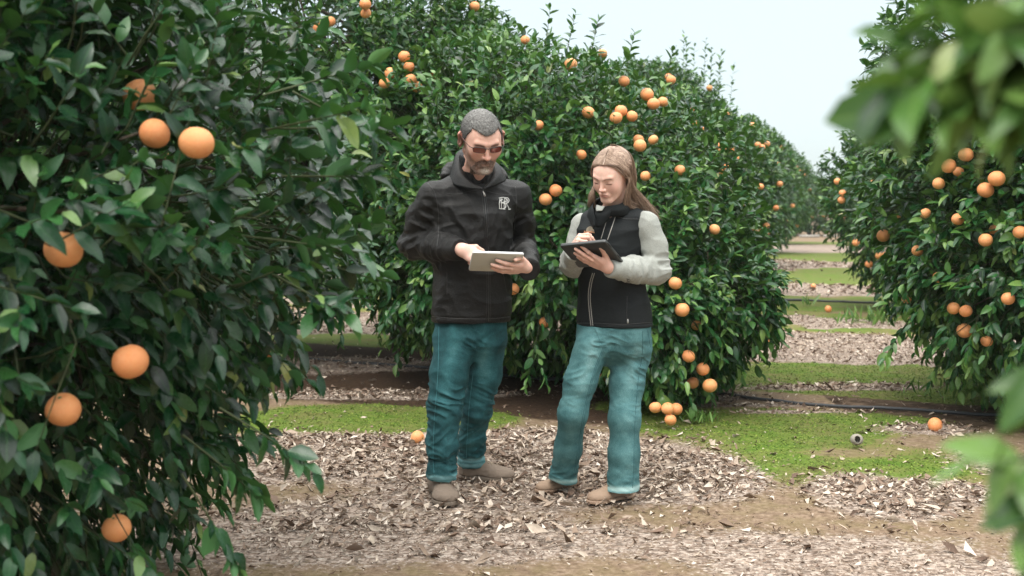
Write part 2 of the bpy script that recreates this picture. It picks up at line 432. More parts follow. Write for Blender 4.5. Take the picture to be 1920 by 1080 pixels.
def lay(n, box_, lo, hi, wr, k=1., mn=.0, seed=1, lift=.004, power=1.2):
    x, y = scatter(n, *box_); m, l, s_ = masks(x, y); keep = rs.rand(n) < np.clip(l ** power * k + mn, 0, 1); x, y = x[keep], y[keep]
    vis = np.abs(x) < y * .52 + .4; x, y = x[vis], y[vis]
    L = rs.uniform(lo, hi, len(x)) * np.clip(rs.lognormal(0, .3, len(x)), .5, 1.9); W = L * rs.uniform(wr[0], wr[1], len(x))
    V, T, v = chips(x, y, L, W, rs.uniform(0, lift, len(x)), seed); acc.add(V, None, T, v)
lay(45000, (-3.2, 4.2, 3.7, 8.2), .012, .028, (.14, .40), 1.0, .012, 1, .012)
lay(42000, (-3.2, 4.2, 4.6, 8.6), .024, .052, (.20, .46), 1.0, .006, 7, .016)
lay(34000, (-3.2, 4.2, 3.7, 6.6), .007, .020, (.12, .35), .6, .13, 2, .003)
lay(2600, (-3.2, 4.2, 4.0, 9.0), .040, .070, (.25, .45), .9, .02, 3, .02)
lay(34000, (-3.5, 4.5, 8.0, 14.5), .022, .048, (.2, .45), 1., .008, 4, .02)
lay(9000, (2., 9, 14.5, 32), .05, .10, (.3, .55), 1., .004, 5, .02)
s = NT('dry_leaf'); a = s.attr('v'); p = s.pos()
c = s.ramp(a, [(0, (.08, .050, .034)), (.15, (.16, .105, .075)), (.38, (.25, .180, .130)), (.62, (.40, .32, .25)), (.86, (.53, .45, .365)), (1, (.66, .58, .50))])
c = s.mix(s.ramp(s.noise(p, 90, 3), [(.4, 0), (.75, .35)]), c, (.20, .14, .11))
M_DRY = s.fin(c, .8, .3)
o = link('leaf_litter', acc.mesh('leaf_litter', smooth=False), None, None, M_DRY); tag(o, 'dry brown and grey fallen leaves and bark shreds spread over the orchard floor', 'leaf litter', kind='stuff')

# ---- moss and short grass blades
n = 150000; x = rs.uniform(-3.5, 4.3, n); y = rs.uniform(4.2, 10.5, n); m = masks(x, y)
keep = (rs.rand(n) < m[0] * (1 - .8 * m[1]) * np.clip(8 / y, .4, 1)) & (np.abs(x) < y * .5 + .3); x, y = x[keep], y[keep]; n = len(x)
z = height(x, y) + .008; h = rs.uniform(.003, .008, n) * (1 + 1.5 * (rs.rand(n) > .985)); a = rs.uniform(0, 6.28, n); w = rs.uniform(.003, .007, n); ln = rs.randn(n, 2) * .010
B = np.stack([x, y, z], 1); S = np.stack([np.cos(a) * w, np.sin(a) * w, 0 * a], 1); Tp = B + np.stack([ln[:, 0], ln[:, 1], h], 1)
V = np.stack([B - S, B + S, Tp], 1).reshape(-1, 3); T = np.arange(3 * n).reshape(-1, 3)
acc = Acc(); acc.add(V, None, T, np.repeat(rs.rand(n), 3))
s = NT('moss_blades'); M_MOSSB = s.fin(s.ramp(s.attr('v'), [(0, (.035, .075, .010)), (.5, (.095, .165, .018)), (1, (.22, .27, .055))]), .8, .2)
o = link('moss', acc.mesh('moss', smooth=False), None, None, M_MOSSB); tag(o, 'low bright green moss and grass growing in bands across the ground', 'moss', kind='stuff')

# ---- irrigation hoses lying along the rows


# ================================================================ TREES
def leaf_tpl(rings):
    t = np.array(rings); w = np.sin(math.pi * t ** .82) ** .75
    P_ = [(0, 0)]
    for ti, wi in zip(t, w): P_ += [(ti, wi), (ti, 0), (ti, -wi)]
    P_.append((1, 0)); P_ = np.array(P_); m = len(t)
    Q = []; T = [(0, 2, 1), (0, 3, 2)]
    for i in range(m - 1): a = 1 + 3 * i; Q += [(a, a + 1, a + 4, a + 3), (a + 1, a + 2, a + 5, a + 4)]
    a = 1 + 3 * (m - 1); e = len(P_) - 1; T += [(a, a + 1, e), (a + 1, a + 2, e)]
    return P_, np.array(Q), np.array(T)
TPL = {2: leaf_tpl([.28, .66]), 3: leaf_tpl([.18, .46, .76]), 4: leaf_tpl([.14, .34, .58, .82]), 1: leaf_tpl([.45])}
def leafmesh(name, B, D, N, L, val, seg, wid=.45, r=None):
    r = r or np.random.RandomState(1); n = len(B); P_, Q, T = TPL[seg]; m = len(P_)
    X = D / np.linalg.norm(D, axis=1)[:, None]; Z = N - X * (N * X).sum(1)[:, None]; Z /= np.linalg.norm(Z, axis=1)[:, None] + 1e-9; Yv = np.cross(Z, X)
    W = wid * .5 * r.uniform(.82, 1.2, n); cu = r.uniform(-.10, .85, n); fo = r.uniform(.05, .75, n); tw = r.randn(n) * .35; bd = r.randn(n) * .10
    t = P_[:, 0][None]; u = P_[:, 1][None] * W[:, None]
    wav = .035 * np.sin(t * 17 + r.uniform(0, 6, n)[:, None]) * (np.abs(P_[:, 1])[None] > 0)
    z = np.abs(u) * fo[:, None] - cu[:, None] * t ** 2 * .55 + u * tw[:, None] * t + wav
    y = u + bd[:, None] * t ** 2
    V = B[:, None] + L[:, None, None] * (t[..., None] * X[:, None] + y[..., None] * Yv[:, None] + z[..., None] * Z[:, None])
    V = V.reshape(-1, 3); k = (np.arange(n) * m)[:, None, None]
    F = [(T[None] + k).reshape(-1, 3)]
    if len(Q): F.append((Q[None] + k).reshape(-1, 4))
    uv = np.tile(np.stack([P_[:, 1] * .5 + .5, P_[:, 0]], 1), (n, 1))
    return V, F, np.repeat(val, m), uv

def leaf_mat(name, dark, mid, light, pale, spec=.38):
    s = NT(name); v = s.attr('v'); uvn = s.new('ShaderNodeUVMap'); uvn.uv_map = 'uv'; sp = s.new('ShaderNodeSeparateXYZ'); s.l.new(uvn.outputs[0], sp.inputs[0])
    p = s.obj()
    col = s.ramp(v, [(0, dark), (.45, mid), (.86, light), (.965, pale), (1, (.30, .30, .09))])
    n = s.noise(p, 45, 3); col = s.mix(s.math('MULTIPLY', n, .35), col, dark)
    rib = s.math('ABSOLUTE', s.math('SUBTRACT', sp.outputs[0], .5)); ribm = s.ramp(rib, [(.0, 1), (.05, 0)])
    vein = s.new('ShaderNodeTexWave'); vein.inputs['Scale'].default_value = 5.5; cv = s.new('ShaderNodeCombineXYZ')
    s.l.new(s.math('SUBTRACT', sp.outputs[1], s.math('MULTIPLY', rib, .8)), cv.inputs[0]); s.l.new(cv.outputs[0], vein.inputs[0])
    col = s.mix(s.math('MULTIPLY', ribm, .38), col, light)
    geo = s.new('ShaderNodeNewGeometry'); bk = geo.outputs['Backfacing']
    # the underside is matt and paler
    col2 = s.mix(.5, col, light); col = s.mix(bk, col, col2)
    rough = s.math('ADD', .20, s.math('MULTIPLY', bk, .35)); rough = s.math('ADD', rough, s.math('MULTIPLY', n, .16))
    hb = s.math('ADD', s.math('MULTIPLY', vein.outputs[0], .4), s.math('MULTIPLY', ribm, -.8))
    s.fin(col, rough, spec, s.bump(hb, .0007, .35))
    tr = s.new('ShaderNodeBsdfTranslucent'); mx = s.new('ShaderNodeMixShader'); mx.inputs[0].default_value = .12
    tc = s.mix(.55, col, (.09, .26, .02)); s.l.new(tc, tr.inputs[0]); s.l.new(s.b.outputs[0], mx.inputs[1]); s.l.new(tr.outputs[0], mx.inputs[2]); s.l.new(mx.outputs[0], s.out.inputs[0])
    return s.m
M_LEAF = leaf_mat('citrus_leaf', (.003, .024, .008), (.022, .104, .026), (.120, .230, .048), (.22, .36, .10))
M_LEAF_SHADE = leaf_mat('citrus_leaf_shaded', (.002, .012, .005), (.009, .060, .020), (.050, .155, .040), (.19, .30, .08), .45)  # the same leaf with the left tree's shade put into its colours
M_LEAF2 = leaf_mat('citrus_leaf_yellowish', (.018, .055, .015), (.075, .165, .035), (.20, .33, .08), (.36, .44, .18))
s = NT('citrus_bark'); p = s.obj(); n = s.noise(s.mapping(p, (1, 1, .3)), 30, 5); M_BARK = s.fin(s.ramp(n, [(.3, (.03, .022, .016)), (.7, (.13, .105, .08))]), .9, .2, s.bump(n, .01))
s = NT('green_twig'); n = s.noise(s.obj(), 20, 3); M_TWIG = s.fin(s.ramp(n, [(.3, (.02, .035, .012)), (.7, (.07, .085, .035))]), .7, .3)
s = NT('orange_peel'); p = s.obj(); oi = s.new('ShaderNodeObjectInfo'); n = s.noise(p, 900, 2); b = s.noise(p, 22, 3)
c = s.mix(s.ramp(b, [(.35, 0), (.7, .7)]), (.77, .255, .085), (.83, .41, .18)); c = s.mix(s.math('MULTIPLY', oi.outputs['Random'], .45), c, (.82, .45, .19))
M_ORANGE = s.fin(c, .45, .45, s.bump(s.vor(p, 620), .0012, .5), Subsurface_Weight=.15, Subsurface_Radius=(1., .4, .1), Subsurface_Scale=.008)
s = NT('calyx_green'); M_CALYX = s.fin((.10, .14, .05), .8)

def orange_mesh():
    nu, nv = 28, 18; V = []
    for i in range(nv + 1):
        t = math.pi * i / nv
        for j in range(nu):
            a = 2 * math.pi * j / nu; r = 1 + .018 * math.sin(3 * a + t) * math.sin(t); dim = .10 * math.exp(-(t / .22) ** 2) + .05 * math.exp(-((math.pi - t) / .16) ** 2)
            V.append((r * math.sin(t) * math.cos(a), r * math.sin(t) * math.sin(a), .95 * math.cos(t) * (1 - dim)))
    Q = [(i * nu + j, (i + 1) * nu + j, (i + 1) * nu + (j + 1) % nu, i * nu + (j + 1) % nu) for i in range(nv) for j in range(nu)]
    V = np.array(V); Q = np.array(Q); n = len(V); mi = [0] * len(Q)
    C = []; cq = []
    for j in range(10): a = 2 * math.pi * j / 10; rr_ = .16 if j % 2 == 0 else .09; C.append((rr_ * math.cos(a), rr_ * math.sin(a), .865 + .02 * (j % 2)))
    C.append((0, 0, .90)); V = np.concatenate([V, np.array(C)]); T = np.array([(n + j, n + (j + 1) % 10, n + 10) for j in range(10)])
    me = mesh_np('orange', V * .5, [Q, T], True, None, None, mi + [1] * 10); me.materials.append(M_ORANGE); me.materials.append(M_CALYX); return me
ORANGE = orange_mesh()

def bsdf(p, blobs, grow=0.):
    d = None
    for b in blobs:
        e = ell(p, b[:3], np.array(b[3:6]) + grow); d = e if d is None else np.minimum(d, e)
    return d
def on_ray(px, py, blobs, y0, y1, grow=0.):
    ys_ = np.linspace(y0, y1, 220); q = np.array([P(px, py, y) for y in ys_]); d = bsdf(q, blobs, grow); k = np.argmax(d < 0)
    return q[k] if (d < 0).any() else q[np.argmin(d)]

def tree_geo(blobs, foot_, ntw, L0, seg, seed, fruit, lump=.16, gaps=.36, zmin=.10, per=9, extra=(), inner=.30, outline=.0, twl=(.16, .34), front=False, boughs=False):
    """leaves, twigs and wood of one tree; blobs are the ovals that make up the crown"""
    r = np.random.RandomState(seed)
    bl = np.array(blobs, float); area = (bl[:, 3] * bl[:, 4] * bl[:, 5]) ** (2 / 3); w = area / area.sum()
    n = int(ntw * 2.2); k = r.choice(len(bl), n, p=w); u = r.randn(n, 3); u /= np.linalg.norm(u, axis=1)[:, None]
    inn = r.rand(n) < inner
    s_ = np.where(inn, r.uniform(.45, .82, n), 1.0 - .17 * r.rand(n) ** 1.6)
    lu = (fbm(u * 2.4 + seed * 3.1 + k[:, None] * 5, 3) - .5) * 2 * lump
    B = bl[k, :3] + bl[k, 3:6] * u * (s_ + lu)[:, None]
    N = u / bl[k, 3:6]; N /= np.linalg.norm(N, axis=1)[:, None]
    d = bsdf(B, blobs); rm = bl[:, 3:6].min()
    ok = (B[:, 2] > zmin) & (d > np.where(inn, -9, -.30 * rm)) & ((fbm(B * 2.6 + seed, 3) > gaps) | inn)
    if front: ok &= (r.rand(n) < np.where(B[:, 1] > bl[k, 1] + .5 * bl[k, 4], .65, 1.))
    B, N, inn = B[ok][:ntw], N[ok][:ntw], inn[ok][:ntw]; n = len(B)
    low = np.clip((bl[0, 2] - B[:, 2]) / 1.2, 0, 1)[:, None]
    D = N * .8 + r.randn(n, 3) * .42 + np.array([0, 0, 1.]) * (.45 * (1 - low) - .75 * low); D /= np.linalg.norm(D, axis=1)[:, None]
    TL = r.uniform(twl[0], twl[1], n)
    tips = B + D * TL[:, None] * .55; base = B - D * TL[:, None] * .45
    cnt = np.full(n, per)
    for e in extra:                                   # (base, tip, leaves) longer shoots set by hand
        base = np.concatenate([base, [e[0]]]); tips = np.concatenate([tips, [e[1]]]); cnt = np.append(cnt, e[2]); N = np.concatenate([N, [unit(np.array(e[1]) - e[0])]])
    n = len(base); D = tips - base; TLn = np.linalg.norm(D, axis=1); D = D / TLn[:, None]
    idx = np.repeat(np.arange(n), cnt); m = len(idx)
    start = np.concatenate([[0], np.cumsum(cnt)[:-1]]); j = np.arange(m) - start[idx]; t = (j + .6 + r.rand(m) * .5) / (cnt[idx] + .3); t = .12 + .88 * t
    sag = -.10 * TLn * low_(tips, bl)
    Pp = base[idx] + D[idx] * (TLn[idx] * t)[:, None]; Pp[:, 2] += sag[idx] * t ** 2
    ang = j * 2.4 + r.rand(n)[idx] * 6.28 + r.randn(m) * .3
    e1 = np.cross(D, r.randn(n, 3)); e1 /= np.linalg.norm(e1, axis=1)[:, None] + 1e-9; e2 = np.cross(D, e1)
    rad_ = np.cos(ang)[:, None] * e1[idx] + np.sin(ang)[:, None] * e2[idx]
    lowi = low_(Pp, bl)[:, None]
    LD = D[idx] * (.35 + .8 * t[:, None]) + rad_ * .85 + N[idx] * .25 + np.array([0, 0, -1.]) * (.18 + .55 * lowi + .25 * r.rand(m, 1))
    LN = np.array([0, 0, 1.]) * .75 + N[idx] * .75 + r.randn(m, 3) * .38
    L = L0 * r.uniform(.68, 1.22, m) * (1 - .25 * (t > .93))
    val = np.clip(.12 + .62 * r.rand(m) ** 1.3 + .16 * (t > .8) + .12 * r.randn(n)[idx] + .10 * r.randn(m), 0, .93)
    val = np.where(r.rand(m) > .988, r.uniform(.95, 1, m), val); fl = (r.rand(n) > .965)[idx] & (t > .5); val = np.where(fl, np.clip(val + .35, 0, .97), val)
    ok = Pp[:, 2] > .05
    for f in fruit:                                   # leaves do not grow through the fruit, few hang just before it
        c = np.array(f[:3]); rr_ = f[3]; mid = Pp + LD / np.linalg.norm(LD, axis=1)[:, None] * L[:, None] * .5
        q = mid - c; nr = np.linalg.norm(q, axis=1); vd = unit(CAMV - c); al = q @ vd; pr = np.linalg.norm(q - al[:, None] * vd, axis=1)
        ok &= ~((nr < rr_ + .018) | ((al > 0) & (al < .45) & (pr < rr_ + L * .22) & (r.rand(m) < f[4])))
    Pp, LD, LN, L, val = Pp[ok], LD[ok], LN[ok], L[ok], val[ok]
    leaves = leafmesh('crown', Pp, LD, LN, L, val, seg, r=r)
    # twigs: three-sided, thin
    tw = Acc(); a3 = np.arange(3) * 2.094
    ring = lambda c, rr_: (c[:, None] + rr_[:, None, None] * (np.cos(a3)[None, :, None] * e1[:, None] + np.sin(a3)[None, :, None] * e2[:, None]))
    mid = (base + tips) / 2; mid[:, 2] += sag * .25; tp = tips.copy(); tp[:, 2] += sag; rb = np.full(n, .0028)
    bk = base - N * .10
    R4 = np.stack([ring(bk, rb * 1.5), ring(base, rb * 1.2), ring(mid, rb * .8), ring(tp, rb * .3)], 1).reshape(-1, 3)
    kk = (np.arange(n) * 12)[:, None]; Q = []
    for i in range(3):
        for jj in range(3): Q.append(kk + np.array([[i * 3 + jj, i * 3 + (jj + 1) % 3, i * 3 + 3 + (jj + 1) % 3, i * 3 + 3 + jj]]))
    tw.add(R4, np.concatenate(Q))
    if boughs:
        for e in extra: c0 = bl[0, :3]; tw.tube(spline([c0 + 0., c0 + (np.array(e[0]) - c0) * .6 + r.randn(3) * .10, e[0]], 8), np.linspace(.0045, .0025, 8), 6)
    # wood
    wd = Acc(); f0 = np.array([foot_[0], foot_[1], -.05]); top = np.array([foot_[0] + .04, foot_[1], .55]); tr = .085
    wd.tube(spline([f0, f0 + (0, 0, .12), (f0 + top) / 2 + (.02, .01, 0), top], 9), [tr * 1.5, tr * 1.25, tr * 1.1, tr, tr * .97, tr * .95, tr * .95, tr * .95, tr * .9], 10)
    br = Acc()
    for b in bl:
        for q in range(5):
            u_ = r.randn(3); u_[2] = abs(u_[2]) * .6; u_ /= np.linalg.norm(u_); e = b[:3] + b[3:6] * u_ * .55; m_ = top * .5 + e * .5 + r.randn(3) * .12 + (0, 0, .1)
            br.tube(spline([top - (0, 0, .08), top * .75 + m_ * .25 + (0, 0, .06), m_, e], 12), np.linspace(.045, .014, 12), 7)
            for q2 in range(6):
                s0 = spline([top, m_, e], 10)[r.randint(4, 10)]; u2 = r.randn(3); u2 /= np.linalg.norm(u2); e2_ = b[:3] + b[3:6] * u2 * .86; 
                if e2_[2] < .15: e2_[2] = .2
                br.tube(spline([s0, (s0 + e2_) / 2 + r.randn(3) * .08, e2_], 9), np.linspace(.014, .004, 9), 5)
    return leaves, tw, wd, br
def low_(p, bl): return np.clip((bl[0, 2] + .15 - p[:, 2]) / 1.2, 0, 1)
CAMV = np.array([0, 0, CAM_H])

def add_tree(foot_, geo, label, fruit=(), group='orange trees of the orchard', mat=None):
    leaves, tw, wd, br = geo; b = np.array([foot_[0], foot_[1], 0.])
    root = empty('orange_tree', b); tag(root, label, 'tree', group)
    V, F, v, uv = leaves
    link('crown', mesh_np('crown', V - b, F, True, {'v': v}, uv), root, None, mat or M_LEAF)
    link('twigs', tw.mesh('twigs', b), root, None, M_TWIG)
    t = link('trunk', wd.mesh('trunk', b), root, None, M_BARK)
    link('limbs', br.mesh('limbs', b), t, None, M_BARK)
    for f in fruit:
        o = bpy.data.objects.new('orange', ORANGE); COL.objects.link(o); o.parent = root; o.location = np.array(f[:3]) - b
        s_ = f[3] * 2; o.scale = (s_, s_, s_ * random.uniform(.94, 1.03)); o.rotation_euler = (random.uniform(-.5, .5), random.uniform(-.5, .5), random.uniform(0, 6))
    return root
def copy_tree(o, loc, rz, sc, label):
    def cp(a, par):
        c = a.copy(); COL.objects.link(c); c.parent = par
        for ch in a.children: cp(ch, c)
        return c
    c = cp(o, None); c.location = loc; c.rotation_euler = (0, 0, rz); c.scale = sc; c['label'] = label
    return c
random.seed(3)

def fruit_on(px_list, blobs, y0, y1, dia=.082, grow=.02, clear=.62):
    o = []
    for q in px_list:
        if len(q) > 4: o.append((*P(q[0], q[1], q[4]), dia / 2 * q[2], q[3])); continue
        dp = grow if len(q) < 4 or q[3] > .45 else (-.30 if q[3] <= .1 else -.13)
        p_ = on_ray(q[0], q[1], blobs, y0, y1, dp); r_ = dia / 2 * (q[2] if len(q) > 2 else random.uniform(.92, 1.08)); cl = q[3] if len(q) > 3 else clear
        if bsdf(p_[None], blobs)[0] > .12: continue
        for f in o:                                  # neighbours in a bunch touch, they do not overlap
            dv = p_ - np.array(f[:3]); dn = np.linalg.norm(dv)
            if dn < r_ + f[3]: dd = math.sqrt(max(0, (r_ + f[3]) ** 2 - dv[0] ** 2 - dv[2] ** 2)); p_ = p_ + np.array([0, dd if dv[1] >= 0 else dd, 0])
        o.append((*p_, r_, cl))
    return o

SPEC = []
# --- near tree at the left edge
bA = [(-1.80, 3.55, 1.38, 1.30, 1.34, .85), (-1.95, 3.5, .85, 1.08, 1.2, 1.05), (-2.25, 3.4, 2.2, 1.22, 1.2, 1.2)]
frA = fruit_on([(369, 268, 1.0, .5), (290, 250, .9, .3), (262, 178, 1.1, .0), (119, 468, 1.05, .2), (244, 678, 1.05, 1.), (119, 768, 1.0, .95), (497, 668, .8, .1), (219, 990, .9, .7), ], bA, 1.6, 4.5, .084, .02)
gA = tree_geo(bA, (-1.95, 3.75), 4700, .078, 4, 3, frA, per=9, gaps=.31, inner=.40, twl=(.18, .34),
              extra=[(P(560, 240, 3.0), P(745, 235, 2.9), 16), (P(600, 200, 3.1), P(735, 275, 3.0), 14), (P(560, 160, 3.1), P(700, 120, 3.1), 14), (P(600, 330, 3.0), P(700, 330, 3.0), 13), (P(470, 800, 2.9), P(590, 872, 2.85), 9), (P(560, 540, 3.0), P(655, 590, 2.9), 10),
                     (P(560, 600, 3.0), P(640, 560, 2.9), 10), (P(520, 450, 3.0), P(690, 470, 3.0), 12), (P(380, 950, 2.9), P(450, 1060, 2.9), 11), (P(400, 860, 2.9), P(490, 930, 2.9), 10), (P(560, 230, 2.8), P(700, 200, 2.7), 12)])
add_tree((-1.95, 3.75), gA, 'large dark orange tree filling the left edge, nearer than the man', frA, mat=M_LEAF_SHADE)
# --- the two trees behind the people
bB1 = [(-1.35, 10.3, 1.75, 2.0, 2.1, 1.45), (-2.0, 9.9, 2.7, 1.75, 1.6, 1.25), (-2.7, 9.8, 1.9, 1.5, 1.5, 1.3), (-.9, 10.0, 2.35, 1.0, 1.4, .85)]
frB1 = fruit_on([(758, 106, 1.1), (767, 125), (732, 137), (770, 150, 1.1), (721, 156), (780, 161), (812, 143, .9, .4), (580, 62), (608, 45), (617, 38), (594, 52), (685, 8), (684, 22), (890, 12), (721, 388)], bB1, 7, 12)
gB1 = tree_geo(bB1, (-1.08, 10.6), 5600, .082, 3, 5, frB1, per=9, gaps=.33, inner=.30, zmin=.62, front=True,
               extra=[(P(745, 600, 8.8), P(745, 690, 8.6), 13), (P(730, 600, 8.9), P(765, 665, 8.7), 11), (P(640, 560, 8.9), P(640, 640, 8.8), 10), (P(800, 590, 8.7), P(795, 640, 8.6), 9)])
add_tree((-1.08, 10.6), gB1, 'tall orange tree directly behind the man, its dark trunk showing low on the left', frB1)
bB2 = [(.42, 8.75, 1.25, 1.36, 1.65, 1.12), (.0, 8.7, 1.55, 1.2, 1.5, 1.0), (1.0, 8.2, .85, .72, 1.2, .80), (-.3, 8.5, 1.0, .8, .9, .75), (.98, 7.5, .62, .42, .6, .50), (1.3, 7.75, .70, .5, .6, .42)]
frB2 = fruit_on([(1070, 121), (1170, 152, .95), (1213, 177, 1.1, 1), (1225, 195, 1.05, 1), (1243, 191, .9, .5), (1103, 211), (1164, 208), (1155, 221, 1.), (1185, 218, .9, .5), (1200, 273, 1.), (1197, 262, .9, .4), (1023, 374, 1., 1), (1042, 357, 1., .8), (994, 513, .95), (962, 542, 1.),
                 (1021, 604, .85, .5), (1275, 319, .85), (1266, 531, 1.), (1279, 581, 1.1, 1), (1291, 668, 1., .6), (1318, 692, 1.0, 1, 7.05), (1299, 718, .95, .8), (1331, 723, 1.1, 1, 7.0), (1229, 764, .92, 1, 6.88), (1252, 766, .96, 1, 6.85), (1268, 767, .92, 1, 6.93), (1257, 787, .88, 1, 6.84), (1130, 707, .9), (1117, 736, .9), (1306, 610, .8, .3), (985, 75, .8, .5), (1130, 100, .8, .5), (1258, 150, .85, .6), (1010, 235, .8, .5), (1090, 290, .8, .5), (1225, 262, .8, .6), (1340, 430, .85, .6), (1210, 330, .8, .5), (1180, 95, .8, .5)], bB2, 6, 10.5, .083)
gB2 = tree_geo(bB2, (.45, 9.0), 5800, .080, 3, 8, frB2, per=9, gaps=.33, inner=.30, zmin=.16, front=True,
               extra=[(P(1340, 600, 7.7), P(1442, 668, 7.6), 16), (P(1330, 590, 7.8), P(1430, 640, 7.7), 14), (P(1320, 640, 7.5), P(1395, 690, 7.3), 13), (P(1225, 690, 7.1), P(1245, 745, 6.95), 12), (P(1270, 690, 7.1), P(1300, 760, 7.0), 13), (P(1200, 680, 7.1), P(1190, 750, 7.0), 12), (P(1010, 620, 7.4), P(985, 720, 7.3), 12), (P(1000, 640, 7.3), P(1025, 715, 7.2), 12),
                      (P(1245, 170, 8.4), P(1262, 92, 8.4), 12), (P(1105, 120, 8.5), P(1122, 34, 8.5), 13), (P(1020, 110, 8.5), P(1032, 12, 8.5), 14), (P(1175, 130, 8.5), P(1190, 60, 8.5), 12), (P(1062, 100, 8.5), P(1080, 22, 8.5), 12)])
add_tree((.45, 9.0), gB2, 'broad orange tree behind the woman, four oranges bunched at its foot', frB2)
# --- beyond the gap, left of the aisle
bC = [(2.28, 16.5, 1.45, 1.55, 1.8, 1.32), (2.0, 16.4, 2.2, 1.15, 1.4, 1.10), (2.5, 16.4, .95, 1.22, 1.4, .8)]
frC = fruit_on([(1390, 340), (1462, 345), (1400, 385), (1455, 390), (1330, 165), (1362, 215), (1410, 235), (1474, 470), (1380, 455), (1345, 273), (1350, 285), (1363, 282), (1373, 280), (1340, 276), (1380, 297), (1362, 313), (1351, 323), (1421, 272), (1438, 270), (1429, 276), (1426, 350), (1490, 304), (1437, 423), (1413, 428), (1437, 437), (1420, 429), (1392, 515), (1435, 513), (1445, 518), (1304, 232), (1253, 144), (1300, 205), (1318, 244)], bC, 13, 19, .088, .05)
sp = [(P(a, b + 110, 16.4), P(a + c, b, 16.3), 15) for a, b, c in ((1280, 60, 3), (1300, 85, 2), (1318, 72, 6), (1330, 90, 5), (1345, 95, 8), (1366, 118, 10), (1290, 78, -4), (1338, 110, 12), (1270, 85, -3))]
gC = tree_geo(bC, (2.4, 16.6), 4600, .095, 2, 12, frC, per=9, gaps=.33, inner=.25, zmin=.12, front=True, extra=sp, outline=.1)
add_tree((2.4, 16.6), gC, 'rounded orange tree beyond the woman, left of the aisle, with upright shoots on top', frC)
# --- right of the aisle
bR = [(3.95, 7.6, 1.55, 1.50, 1.75, 1.45), (3.8, 7.5, 2.2, 1.35, 1.5, 1.1), (3.75, 7.2, .95, 1.22, 1.3, .82)]
frR = fruit_on([(1811, 290, 1.05, 1), (1779, 311, 1.05, 1), (1869, 335, 1.15, 1), (1857, 356, 1.15, 1), (1760, 344, .9, .5), (1796, 411, .9, .5), (1848, 450, .95, .9), (1865, 430, .8, .4), (1912, 435, .9), (1656, 442, 1.05, 1), (1811, 583, .9), (1788, 578, .9, .6), (1808, 620, 1.1, .9), (1775, 704, .95, .8), (1702, 718, .9, 1), (1742, 727, .95, 1), (1795, 722, 1., .8), (1812, 722, .95, .8), (1680, 410, .8, .3), (1797, 322, .8, .3), (1720, 470, .85, .6), (1760, 520, .85, .6), (1700, 560, .8, .6), (1890, 560, .9, .6), (1850, 640, .85, .6), (1735, 400, .8, .6)], bR, 5, 9.5, .083)
gR = tree_geo(bR, (3.95, 7.8), 5000, .084, 3, 17, frR, per=9, gaps=.33, inner=.30, zmin=.16, front=True,
              extra=[(P(1690, 620, 7.2), P(1655, 670, 7.0), 11), (P(1680, 440, 7.4), P(1622, 400, 7.4), 10), (P(1670, 300, 7.6), P(1630, 290, 7.6), 9), (P(1690, 150, 7.4), P(1648, 130, 7.3), 12), (P(1690, 180, 7.4), P(1645, 175, 7.3), 9)])
add_tree((3.95, 7.8), gR, 'dense orange tree right of the aisle, oranges hanging low near the hose', frR, mat=M_LEAF)
bR2 = [(5.85, 14.6, 1.45, 1.75, 1.8, 1.40), (5.9, 14.6, 1.9, 1.5, 1.5, 1.25)]
frR2 = fruit_on([(1638, 343), (1580, 362), (1579, 375), (1605, 455), (1648, 479), (1629, 495), (1660, 478), (1570, 340), (1690, 565)], bR2, 12, 17, .09, .05)
gR2 = tree_geo(bR2, (5.9, 14.8), 3000, .098, 2, 21, frR2, per=9, gaps=.33, inner=.25, zmin=.2, front=True)
add_tree((5.9, 14.8), gR2, 'orange tree right of the aisle in the second row, partly behind the dense one', frR2)
# --- farther trees: one prototype, copied
bF = [(0, 0, 1.65, 1.75, 1.75, 1.55), (.1, 0, 2.1, 1.4, 1.4, 1.1)]
frF = [(*(np.array([1.78 * math.cos(a) * math.cos(e), 1.78 * math.sin(a) * math.cos(e), 1.6 + 1.5 * math.sin(e)])), .046, 0) for a, e in ((random.uniform(0, 6.28), random.uniform(-.7, .8)) for _ in range(26))]
gF = tree_geo(bF, (0, 0), 1700, .135, 1, 31, [], per=8, gaps=.33, inner=.22, zmin=.25)
far = [((4.4, 25.5), 'third orange tree up the left side of the aisle'), ((9.3, 22.6), 'third orange tree up the right side of the aisle'), ((6.8, 33.3), 'fourth orange tree up the left side of the aisle'), ((11.7, 30.6), 'fourth orange tree up the right side of the aisle'),
       ((9.2, 41.5), 'fifth orange tree up the left side of the aisle'), ((13.9, 39), 'fifth orange tree up the right side of the aisle'),
       ((14.1, 54), 'orange tree standing across the far end of the aisle, left one'), ((16.9, 53.2), 'orange tree standing across the far end of the aisle, right one'), ((11.3, 55), 'orange tree closing the far row, behind the left trees'), ((20, 52), 'orange tree closing the far row, behind the right trees'),
       ((-1.6, 18.6), 'orange tree of the second row, seen behind the one with the dark trunk'), ((-5.4, 12.2), 'orange tree in the first row, seen through the leaves of the left one'), ((-5.6, 20.4), 'orange tree of the second row, far behind the left one'), ((-9.6, 22), 'outermost orange tree of the second row on the left'), ((.6, 27), 'orange tree of the third row, hidden behind the crowns'), ((-8.6, 13.4), 'outermost orange tree of the first row on the left')]
proto = None
for i, (c, lb) in enumerate(far):
    sc_ = random.uniform(.95, 1.08); z_ = sc_ * (1.0 if i < 10 else 1.08)
    if i in (6, 7, 8, 9): sc_ *= 1.25; z_ *= .88
    if proto is None:
        proto = add_tree((0, 0), gF, lb, frF); proto.location = (*c, 0); proto.scale = (sc_, sc_, z_)
    else: copy_tree(proto, (*c, 0), random.uniform(0, 6.28), (sc_, sc_, z_), lb)
